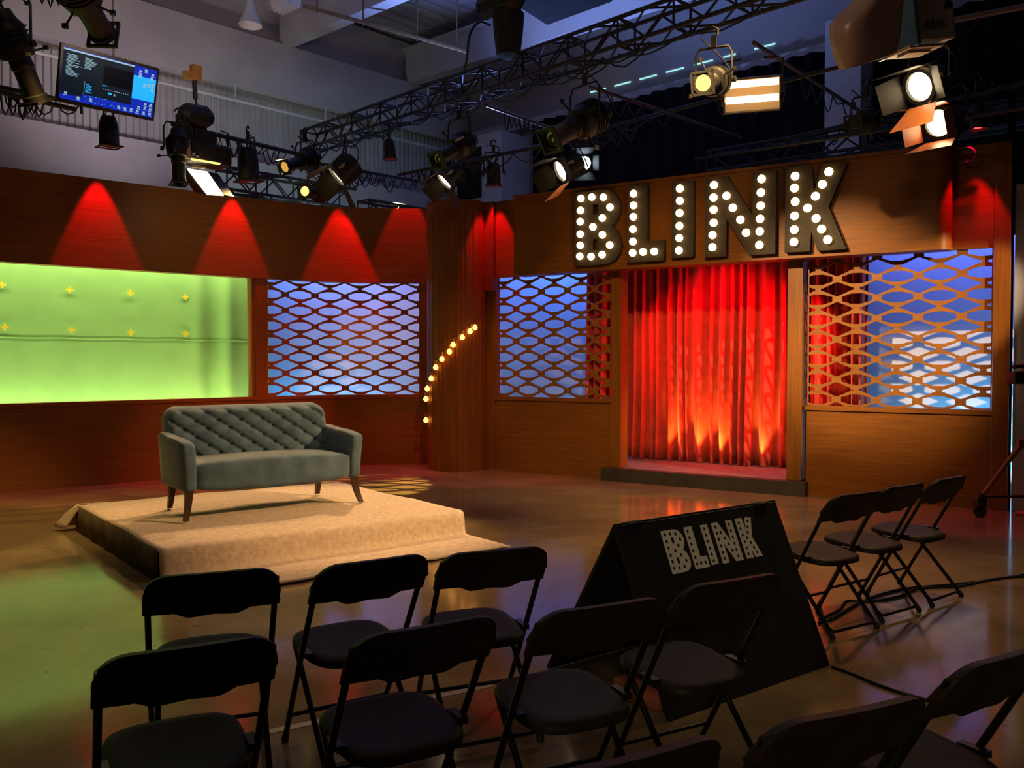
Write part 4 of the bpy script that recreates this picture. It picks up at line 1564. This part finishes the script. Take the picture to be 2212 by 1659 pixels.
for x, y in ((0.04, 0.10), (0.17, 0.06), (0.30, 0.08), (0.60, 0.06), (0.67, 0.05), (0.74, 0.06), (0.81, 0.05), (0.88, 0.05), (0.95, 0.05), (0.82, 0.14), (0.89, 0.15), (0.95, 0.14), (0.89, 0.23), (0.95, 0.24), (0.80, 0.88), (0.86, 0.92), (0.94, 0.86), (0.93, 0.78), (0.80, 0.80), (0.86, 0.62), (0.91, 0.64), (0.95, 0.66), (0.95, 0.56)):
    sq(x, x + 0.028, y, y + 0.045, 6, 4)
    sq(x - 0.006, x + 0.034, y - 0.025, y - 0.012, 6, 4)
for k in range(30):
    x = rs.uniform(0.22, 0.75); y = rs.uniform(0.03, 0.16)
    sq(x, x + 0.01, y, y + 0.012, 1, 3)
o = m.build('screen', ['scr_dark', 'scr_black', 'scr_blue', 'scr_sky', 'scr_white'], mon, True, 0)
m = MB(); m.tube([MM @ V((-0.25, -0.29, -0.05)), MM @ V((-0.25, -0.36, -0.02))], 0.016, 8); m.tube([MM @ V((0.05, 0.2, -0.07)), MM @ V((0.05, 0.2, -0.07)) + V((0, 0, 2.4))], 0.010, 6); m.build('bracket', 'black_metal', mon, True)

par('black can lamp with red lens hanging below the monitor pipe', at(235, 286, 10.05), at(235, 286, 10.05) + V((0.02, 0.02, -1)), 'lens_redorange', 1.06, 0.34)

# hoist over the bright open lamp
hq = at(420, 166, 12.6)
t = thing('beam_clamp_hoist', 'orange beam clamp on the girder pipe with a hook and chain', 'hoist', hq)
m = MB(); M = Matrix.Translation(hq) @ frame(PLd)
m.box((0.02, 0, 0.06), (0.14, 0.10, 0.20), M); m.box((-0.06, 0, 0), (0.20, 0.08, 0.10), M); m.build('beam_clamp', 'hoist_orange', t, True, 0)
hb = at(425, 250, 11.2)
m = MB()
top_ = hq + V((0, 0, -0.06))
m.tube([top_, top_ + V((0.01, 0, -0.25))], 0.035, 8); m.build('hook', 'chain', t, True)
m = MB()
p0, p1 = top_ + V((0.01, 0, -0.25)), hb + V((0, 0, 0.12))
for k in range(26):
    q = p0.lerp(p1, k / 25)
    m.box(q, (0.024 if k % 2 else 0.012, 0.012 if k % 2 else 0.024, 0.06))
m.build('chain', 'chain', t, True, 0)
t = thing('chain_motor', 'black chain motor box sitting on the pipe above the bright open lamp', 'hoist motor', hb)
m = MB(); M = Matrix.Translation(hb) @ frame(E1)
m.lathe([(-0.22, 0.07), (-0.15, 0.13), (0.12, 0.14), (0.2, 0.08)], M, 10); m.box((0, 0.16, -0.13), (0.36, 0.16, 0.10), M); m.build('motor_body', 'black_metal', t, True, 20)
m = MB(); m.box((0.02, 0.27, -0.34), (0.28, 0.2, 0.30), M, 0.02); m.build('chain_bag', 'rubber', t, True)


def softbox(label, P, target, w, hgt, dep, bars, h=0.3, glow='panel_glow', roll=0.0, tape=True):
    P = V(P); aim = (V(target) - P).normalized()
    t = thing('softlight', label, 'flood lamp', P, 0, 'theatre lamps hung from the grid')
    M = Matrix.Translation(P) @ frame(aim) @ Matrix.Rotation(roll, 4, 'X')
    m = MB()
    # open fronted hood
    o = [(-w / 2, -hgt / 2), (w / 2, -hgt / 2), (w / 2, hgt / 2), (-w / 2, hgt / 2)]
    i_ = [(a * 0.95, b * 0.93) for a, b in o]
    k_ = [(a * 0.75, b * 0.55) for a, b in o]
    m.ringset([[M @ V((-dep, y, z)) for y, z in k_], [M @ V((-dep * 0.55, y, z)) for y, z in o], [M @ V((0, y, z)) for y, z in o], [M @ V((0, y, z)) for y, z in i_], [M @ V((-dep * 0.5, y, z)) for y, z in i_]], True, False)
    f = m.ringset([[M @ V((-dep, y, z)) for y, z in k_]], True, False)
    m.face(f[0])
    m.build('hood', 'doors', t, True, 20)
    m = MB()
    vs = [m.bm.verts.new(M @ V((-dep * 0.5, y, z))) for y, z in i_]
    m.face(vs)
    m.build('reflector', glow, t, True, 0)
    for z in bars:
        m = MB(); m.tube([M @ V((-0.04, -w * 0.46, z)), M @ V((-0.04, w * 0.46, z))], 0.030, 10); m.build('tube_lamp', 'tube', t, True)
    for s in (-1, 1):
        m = MB(); m.tube([M @ V((-dep * 0.5, s * w * 0.52, 0)), M @ V((-dep * 0.5, s * w * 0.52, 0)) + V((0, 0, h)), M @ V((-dep * 0.5, s * w * 0.2, 0)) + V((0, 0, h + 0.02))], 0.012, 6); m.build('yoke', 'black_metal', t, True)
    return t, M


# big open lamp over the curved wall
P = at(440, 345, 10.8)
t = thing('softlight', 'big open lamp with a glowing slot hanging over the curved wall', 'flood lamp', P, 0, 'theatre lamps hung from the grid')


def plate(px, th, name, m_, label=None):
    """thick plate through four points given as column, row, distance"""
    q = [at(*p) for p in px]
    n_ = (q[1] - q[0]).cross(q[3] - q[0]).normalized() * th
    m = MB()
    a = [m.bm.verts.new(p) for p in q]
    b = [m.bm.verts.new(p + n_) for p in q]
    m.face(a); m.face(list(reversed(b)))
    for i in range(len(q)):
        j = (i + 1) % len(q)
        m.face((a[i], b[i], b[j], a[j]))
    return m.build(name, m_, t, True, 0)


M = Matrix.Translation(at(438, 335, 10.85)) @ frame(E1)
m = MB(); m.box((0, 0, 0), (0.62, 0.34, 0.26), M, 0.05); m.box((-0.02, 0, 0.20), (0.30, 0.26, 0.16), M, 0.03); m.build('hood', 'doors', t, True, 20)
plate([(404, 364, 10.75), (448, 371, 10.75), (483, 421, 10.35), (447, 419, 10.35)], 0.012, 'reflector', 'lens_hot')  # flap lit by the lamp, drawn as an emitting plate
plate([(449, 371, 10.74), (472, 376, 10.9), (506, 425, 10.5), (484, 421, 10.34)], 0.012, 'barn_door', 'doors')
plate([(382, 360, 10.8), (403, 364, 10.76), (446, 420, 10.36), (420, 415, 10.6)], 0.012, 'barn_door', 'doors')
plate([(412, 341, 10.55), (476, 352, 10.55), (474, 356, 10.55), (412, 345, 10.55)], 0.01, 'vent_slot', 'lens_yellow')
plate([(414, 355, 10.54), (443, 360, 10.54), (442, 365, 10.54), (414, 361, 10.54)], 0.01, 'tape_label', 'gel_tape')
for s_ in (-1, 1):
    m = MB(); c_ = M @ V((0.34 * s_, 0, 0)); m.tube([c_, c_ + V((0, 0, 0.32)), c_ - E1 * 0.1 * s_ + V((0, 0, 0.34))], 0.012, 6); m.build('yoke', 'black_metal', t, True)

ellipsoidal('black spotlight hanging straight down left of the big open lamp', at(385, 335, 10.3), at(392, 520, 10.2), None, 0.95, tape=True, h=0.4)
par('black can lamp crowded between the big open lamp and the long truss end', at(536, 358, 11.6), at(536, 358, 11.6) + V((0.03, 0.03, -1)), 'lens_red', 1.35, 0.40)
ellipsoidal('spotlight with a dim amber lens under the left end of the long truss', at(652, 348, 11.3), at(560, 380, 10.7), 'lens_amber', 0.95, h=0.3)
ellipsoidal('small spotlight with a bright yellow lens just above the curved wall', at(682, 415, 12.4), at(600, 408, 11.4), 'lens_yellow', 0.95, h=0.35)
fresnel('barn door lamp glowing down over the third red light pool', at(738, 372, 11.2), at(738, 372, 11.2) + V((-0.70, -0.20, -0.66)), sc_=1.15, ang=(0.2, 1.25, 1.5, 0.5), h=0.36)
par('small can lamp with a red lens in front of the corrugated siding', at(841, 324, 12.55), at(841, 324, 12.55) + V((0.08, 0.0, -1)), 'lens_red', 0.85, 0.26)
ellipsoidal('black spotlight slanting down left of the lamp by the column', at(985, 322, 10.4), at(900, 372, 9.9), None, 1.05, tape=True, h=0.42)
fresnel('barn door lamp glowing above the top of the fluted column', at(968, 384, 11.6), at(968, 384, 11.6) + V((-0.66, -0.22, -0.70)), sc_=1.0, ang=(0.2, 1.25, 1.5, 0.5), h=0.36)
par('black can lamp with a thin red glow over the pilaster', at(1066, 378, 11.9), at(1066, 378, 11.9) + V((0.0, 0.05, -1)), 'lens_red', 0.95, 0.34)
ellipsoidal('large black spotlight slanting above the letter B', at(1252, 268, 8.9), at(1100, 352, 8.35), None, 1.28, h=0.46)
fresnel('barn door lamp glowing just under the large slanted spotlight', at(1222, 364, 9.7), at(1222, 364, 9.7) + V((-0.82, -0.30, -0.46)), sc_=0.98, door=('doors', 'amber_gel', 'doors', 'doors'), ang=(0.2, 0.35, 1.35, 0.5), h=0.36)
fresnel('lamp with a cold blue white lens tucked behind the letter B lamp', at(1262, 352, 10.9), at(1225, 375, 8.0), 'lens_blue', 0.72, ang=(0.5, 0.6, 0.5, 0.5), h=0.3)
ellipsoidal('spotlight with a bright yellow lens beside the twin tube lamp', at(1538, 177, 7.45), at(1400, 194, 5.9), 'lens_yellow', 0.92, h=0.36)
softbox('glowing twin tube lamp hung above the letters N and K', at(1624, 206, 8.0), at(1560, 420, 4.0), 0.50, 0.30, 0.22, [0.10, -0.035], 0.30)
ellipsoidal('dark unlit spotlight in front of the pale building column', at(1866, 260, 8.8), at(1790, 288, 8.1), None, 0.85, h=0.3)
fresnel('upper barn door lamp glowing above the rounded fascia end', at(1998, 182, 7.5), at(1998, 182, 7.5) + V((-0.82, -0.42, -0.40)), sc_=1.05, door=('doors', 'amber_gel', 'doors', 'doors'), ang=(0.12, 0.55, 0.85, 0.2), h=0.36)
fresnel('lower barn door lamp with amber leaves above the rounded fascia end', at(2036, 262, 8.1), at(2036, 262, 8.1) + V((-0.74, -0.56, -0.36)), sc_=1.05, door=('amber_gel', 'amber_gel', 'amber_gel', 'amber_gel'), ang=(0.22, 0.12, 0.15, 0.2), h=0.36, tag_='blue_housing')
par('small can lamp with red lens over the far end of the sign wall', at(2112, 256, 8.75), at(2112, 256, 8.75) + V((0.0, -0.12, -1)), 'lens_red', 0.75, 0.3)

# studio soft light with a hanging diffusion sheet
P = at(1990, 40, 6.4)
t = thing('diffused_softlight', 'large grey softlight with a curled translucent diffusion sheet', 'flood lamp', P, 0, 'theatre lamps hung from the grid')
aim = V((-0.93, -0.30, -0.16)).normalized()
M = Matrix.Translation(P) @ frame(aim)
m = MB()
m.box((0.05, 0, 0.02), (0.34, 0.36, 0.44), M, 0.02)
m.build('lamp_housing', 'grey_housing', t, True, 20)
m = MB(); m.box((0.23, 0, 0.02), (0.03, 0.40, 0.50), M, 0.008); m.build('front_rim', 'blue_housing', t, True, 20)
m = MB(); m.box((0.10, 0, -0.225), (0.30, 0.26, 0.02), M); m.box((0.10, 0, -0.245), (0.2, 0.12, 0.012), M); m.build('vent_plate', 'gel_tape', t, True, 0)
m = MB(); m.box((-0.05, -0.185, 0.12), (0.12, 0.012, 0.16), M); m.box((0.0, -0.185, -0.10), (0.08, 0.012, 0.05), M); m.build('rear_panel', 'doors', t, True, 0)
# side facing the camera carries the maker's lettering
sx = (M.to_3x3() @ V((-1, 0, 0))).normalized(); sy = (M.to_3x3() @ V((0, 0, 1))).normalized(); sz = sx.cross(sy)
side = -1 if (M.to_3x3() @ V((0, -1, 0))).y < 0 else 1
tx = sx if sx.x > 0 else -sx
tn = tx.cross(sy)
lo = flat_mesh('lettering', None, 0.002, basis(M @ V((0.16, side * 0.182, -0.13)), tx, sy, tn), ['print'], 'ARRI', 0.085)
lo.data.transform(Matrix.Translation(-P)); lo.parent = t
m = MB()
rows = []
le = catmull([(1868, -60, 0), (1836, 8, 0), (1797, 45, 0), (1792, 80, 0), (1803, 125, 0), (1814, 152, 0)], 4)
re_ = catmull([(1960, -60, 0), (1955, -20, 0), (1950, 20, 0), (1947, 50, 0), (1944, 85, 0), (1938, 112, 0)], 4)
for i in range(15):
    f = i / 14
    col_ = []
    for j in range(len(le)):
        q = le[j].lerp(re_[j], f)
        g = j / (len(le) - 1)
        col_.append(m.bm.verts.new(at(q.x, q.y + 4 * math.sin(f * PI) * g, 6.10 - 0.22 * math.sin(PI * (0.15 + 0.75 * f)) + 0.015 * math.sin(7 * f + 4 * g))))
    rows.append(col_)
for a, b in zip(rows[:-1], rows[1:]):
    for j in range(len(a) - 1):
        m.face((a[j], b[j], b[j + 1], a[j + 1]))
MT['diffusion'] = mat('diffusion_sheet', (0.80, 0.52, 0.38), 0.28, 0, 0.06, 4, spec=0.6)
o = m.build('diffusion_sheet', 'diffusion', t, True, 180)
sd = o.modifiers.new('thickness', 'SOLIDIFY'); sd.thickness = 0.002
yoke(t, P, aim, 0.23, 0.5)

# chain motor, chain bag and black flag above the long truss
P = at(1085, 4, 10.55)
t = thing('chain_motor', 'black chain motor hanging over the long truss with a tall chain bag', 'hoist motor', P)
M = Matrix.Translation(P) @ frame(E2)
m = MB(); m.lathe([(-0.34, 0.09), (-0.28, 0.17), (0.16, 0.18), (0.30, 0.10)], M, 10); m.build('motor_body', 'black_metal', t, True, 20)
m = MB()
q = at(1098, 76, 10.55)
m.lathe([(-0.26, 0.17), (-0.25, 0.19), (0.0, 0.17), (0.24, 0.14), (0.26, 0.05)], Matrix.Translation(q) @ frame((0, 0, -1)), 12); m.build('chain_bag', 'rubber', t, True, 40)
m = MB(); m.tube([P + V((0, 0, 0.1)), V((P.x, P.y, 8.6))], 0.02, 6); m.build('chain', 'chain', t, True)
m = MB(); m.tube(catmull([at(1060, 55, 11.0), at(1035, 48, 11.0), at(1015, 75, 11.0), at(1008, 130, 11.2), at(1003, 152, 11.3)], 5), 0.016, 6); m.build('power_lead', 'cable', t, True)
m = MB()
zf = 6.6
cs = [onz(1090, -60, zf), onz(1100, 2, zf), onz(1182, 54, zf), onz(1320, 4, zf), onz(1380, -60, zf)]
r0 = [m.bm.verts.new(p) for p in cs]; r1 = [m.bm.verts.new(p + V((0, 0, 0.04))) for p in cs]
m.face(r0); m.face(list(reversed(r1)))
for i in range(5):
    j = (i + 1) % 5
    m.face((r0[i], r1[i], r1[j], r0[j]))
tag(m.build('black_flag', 'drape_black', smooth=0), 'black cloth flag spread flat above the long truss beside the chain motor', 'flag')

# ------------------------------------------------------------------ lamps
W = (1.0, 0.61, 0.25)       # tungsten
def on(o):                  # lamp objects stay in the scene root
    return o


# key lights on the sofa
lamp('SPOT', 'lamp_key_right', at(1985, 300, 7.2), SOFA + V((0.2, 0, -0.2)), 1250, W, 0.10, 36, 0.6)
lamp('SPOT', 'lamp_front', (0.6, 3.4, 4.7), SOFA + V((0.25, 0, -0.1)), 190, W, 0.12, 30, 0.6)
lamp('SPOT', 'lamp_back_column', (-1.2, 11.6, 4.35), SOFA + V((0.4, -0.6, -0.4)), 800, W, 0.08, 40, 0.5)
lamp('SPOT', 'lamp_back_wall', (-3.0, 11.3, 4.3), SOFA + V((-0.4, -0.3, -0.5)), 420, W, 0.08, 46, 0.5)
# sign wall wash and lattice shadows
lamp('SPOT', 'lamp_lattice_front', (-1.42, 6.0, 4.92), rp(4.85, 0, 1.92), 3000, (1.0, 0.70, 0.36), 0.035, 22, 0.75)
lamp('SPOT', 'lamp_lattice_side', (6.5, 6.0, 3.8), rp(4.7, -0.2, 1.6), 1250, (1.0, 0.74, 0.44), 0.03, 21, 0.4)
lamp('SPOT', 'lamp_sign_wall', (0.9, 6.0, 4.3), rp(3.0, 0, 0.8), 640, W, 0.08, 64, 1.0)
lamp('SPOT', 'lamp_curved_wall', (0.4, 7.2, 4.9), (-3.8, 12.2, 0.2), 720, (1.0, 0.30, 0.10), 0.08, 26, 0.9)
lamp('SPOT', 'lamp_floor_fill', (2.2, 7.2, 4.9), (0.6, 8.9, 0), 520, (1.0, 0.60, 0.22), 0.15, 70, 1.0)  # added warm fill for the middle of the floor
lamp('SPOT', 'lamp_floor_fill', (3.3, 7.2, 4.6), (2.3, 6.0, 0), 260, (1.0, 0.58, 0.22), 0.15, 80, 1.0)  # added warm fill for the floor on the sign side
lamp('SPOT', 'lamp_column_fill', (0.5, 7.5, 4.8), (-0.8, 12.4, 1.2), 240, (1.0, 0.52, 0.22), 0.08, 26, 1.0)  # added fill that brightens the fluted column
lamp('POINT', 'lamp_sheet_fill', at(1925, 215, 7.0), None, 14, (1.0, 0.7, 0.4), 0.06)  # added point light imitating lens spill on the diffusion sheet
# red pools down the walls
RED = (1.0, 0.004, 0.03)


def pool(wallp, n, z, power, off=0.18, ang=46):
    p = V(wallp) + n * off
    lamp('SPOT', 'lamp_red_pool', (p.x, p.y, z), (p.x, p.y, z - 1), power, RED, 0.02, ang, 0.25)


for u, zz, pw in ((215, 4.17, 250), (505, 4.17, 250), (735, 4.17, 370), (880, 4.45, 120)):
    s = cs_at(u)
    p = cpt(s); q = cpt(s + 0.05); d = (q - p).normalized()
    pool(p, V((d.y, -d.x, 0)), zz, pw)
pool(rp(0.06, 0.03), Rn, 4.08, 160, 0.16)
pool(rp(6.02, 0.03), Rn, 3.92, 150, 0.18)
# blue cloth lights
BL = (0.09, 0.20, 1.0)
CY = (0.10, 0.55, 1.0)



def strip_lamp(name, p, aim, power, col, ln):
    lamp('AREA', name, p, aim, power, col, ln, size_y=0.10)


sm = (SL0 + SL1) / 2
strip_lamp('lamp_cyc_top_screen_side', cpt(sm, -1.10, 3.55), cpt(sm, -1.5, 1.6), 48, (0.08, 0.23, 1.0), 2.2)
strip_lamp('lamp_cyc_floor_screen_side', cpt(sm, -1.22, 0.25), cpt(sm, -1.5, 1.0), 36, (0.06, 0.50, 1.0), 1.8)
strip_lamp('lamp_cyc_top_sign_side', rp(0.3, -1.40, 3.5), rp(0.3, -1.8, 1.8), 56, (0.06, 0.20, 1.0), 2.6)
strip_lamp('lamp_cyc_top_sign_side', rp(5.9, -1.40, 3.5), rp(5.9, -1.8, 1.8), 36, (0.10, 0.17, 1.0), 2.4)
strip_lamp('lamp_cyc_floor_sign_side', rp(6.0, -1.45, 0.25), rp(6.0, -1.8, 1.1), 24, CY, 1.4)
strip_lamp('lamp_cyc_floor_sign_side', rp(0.4, -1.45, 0.25), rp(0.4, -1.8, 1.1), 3, CY, 1.4)
# green cloth lights, long strips above and below the opening
gm = (1.0 + SO) / 2
gl = SO - 0.6
strip_lamp('lamp_screen_top', cpt(gm, -0.20, 3.30), cpt(gm, -0.62, 1.9), 88, (1.0, 1.0, 0.74), gl)
strip_lamp('lamp_screen_bottom', cpt(gm, -0.20, 0.55), cpt(gm, -0.62, 1.7), 86, (1.0, 1.0, 0.74), gl)
# red curtain
for s, t_, pw in ((1.55, 3.5, 190), (4.55, 2.5, 190)):
    lamp('SPOT', 'lamp_curtain_side', rp(s, -0.42, 2.3), rp(t_, -1.1, 1.1), pw, (1.0, 0.004, 0.02), 0.05, 110, 1.0)
lamp('SPOT', 'lamp_curtain_top', rp(3.0, -0.35, 3.2), rp(3.0, -1.1, 0.6), 90, (1.0, 0.004, 0.04), 0.06, 110, 1.0)
for s, pw in ((2.28, 75), (2.66, 100), (2.95, 100), (3.50, 65), (3.98, 80)):
    p = rp(s, -0.86)
    lamp('SPOT', 'lamp_curtain_floor', (p.x, p.y, 0.22), rp(s, -1.13, 0.75), pw, (1.0, 0.55, 0.08), 0.03, 42, 1.0)
# lamp behind the set throwing the lattice onto the floor
lamp('SPOT', 'lamp_floor_pattern', (-2.0, 16.4, 5.0), (-1.75, 11.1, 0), 11000, (1.0, 0.62, 0.14), 0.03, 12, 0.2)
lamp('SPOT', 'lamp_floor_pattern', (0.3, 17.1, 5.3), (-5.0, 9.6, 0), 1600, (1.0, 0.58, 0.14), 0.05, 20, 0.4)
lamp('SPOT', 'lamp_floor_pattern', (0.3, 17.1, 4.45), (-5.0, 9.6, 0.4), 2600, (1.0, 0.58, 0.14), 0.05, 16, 0.4)
lamp('SPOT', 'lamp_floor_amber', (-3.5, 6.9, 4.2), (-4.9, 7.9, 0), 330, (1.0, 0.60, 0.16), 0.1, 62, 0.9)
lamp('SPOT', 'lamp_lattice_patch', (0.4, 7.6, 4.9), (-2.25, 13.1, 1.85), 900, (1.0, 0.45, 0.15), 0.02, 9, 0.8)
# blue and warm spill on the roof from added spots, light under the rig
lamp('SPOT', 'lamp_roof_spill', (-0.5, 15.3, 3.9), (0.5, 13.5, 8.7), 2300, (0.22, 0.36, 1.0), 0.2, 120, 1.0)
lamp('SPOT', 'lamp_rear_work', (-3.2, 14.6, 2.6), (-3.9, 16.4, 4.6), 110, (0.62, 1.0, 0.88), 0.1, 80, 0.8)
lamp('SPOT', 'lamp_roof_spill', (-5.0, 12.8, 4.0), (-6.3, 14.6, 7.0), 170, (1.0, 0.86, 0.98), 0.2, 110, 1.0)
lamp('SPOT', 'lamp_roof_fill', (-3.6, 8.2, 4.6), (-6.0, 13.0, 7.2), 230, (1.0, 0.74, 0.5), 0.3, 80, 1.0)  # added warm fill for the upper left roof and girder
lamp('POINT', 'lamp_house_fill', (-2.0, 4.0, 6.8), None, 60, (1.0, 0.70, 0.45), 0.3)  # unseen warm point fill above the chairs and foreground floor
lamp('SPOT', 'lamp_board_fill', (-0.5, -5.0, 3.4), (1.2, 4.3, 0.6), 420, (1.0, 0.78, 0.5), 0.3, 22, 0.8)  # added fill from behind the camera, brightens the board lettering

# ------------------------------------------------------------------ world and view
w = bpy.data.worlds.new('world')
w.use_nodes = True
w.node_tree.nodes['Background'].inputs['Color'].default_value = (0.55, 0.45, 0.42, 1)
w.node_tree.nodes['Background'].inputs['Strength'].default_value = 0.012
sc.world = w
vs = sc.view_settings
vs.view_transform = 'Standard'
vs.look = 'None'
vs.gamma = 1.0
vs.exposure = 0.0
vs.use_curve_mapping = False
cy = sc.cycles
cy.use_denoising = True
cy.max_bounces = 6
cy.diffuse_bounces = 3
cy.glossy_bounces = 3
cy.transmission_bounces = 2
cy.caustics_reflective = False
cy.caustics_refractive = False
cy.sample_clamp_indirect = 3.0
cy.use_light_tree = True
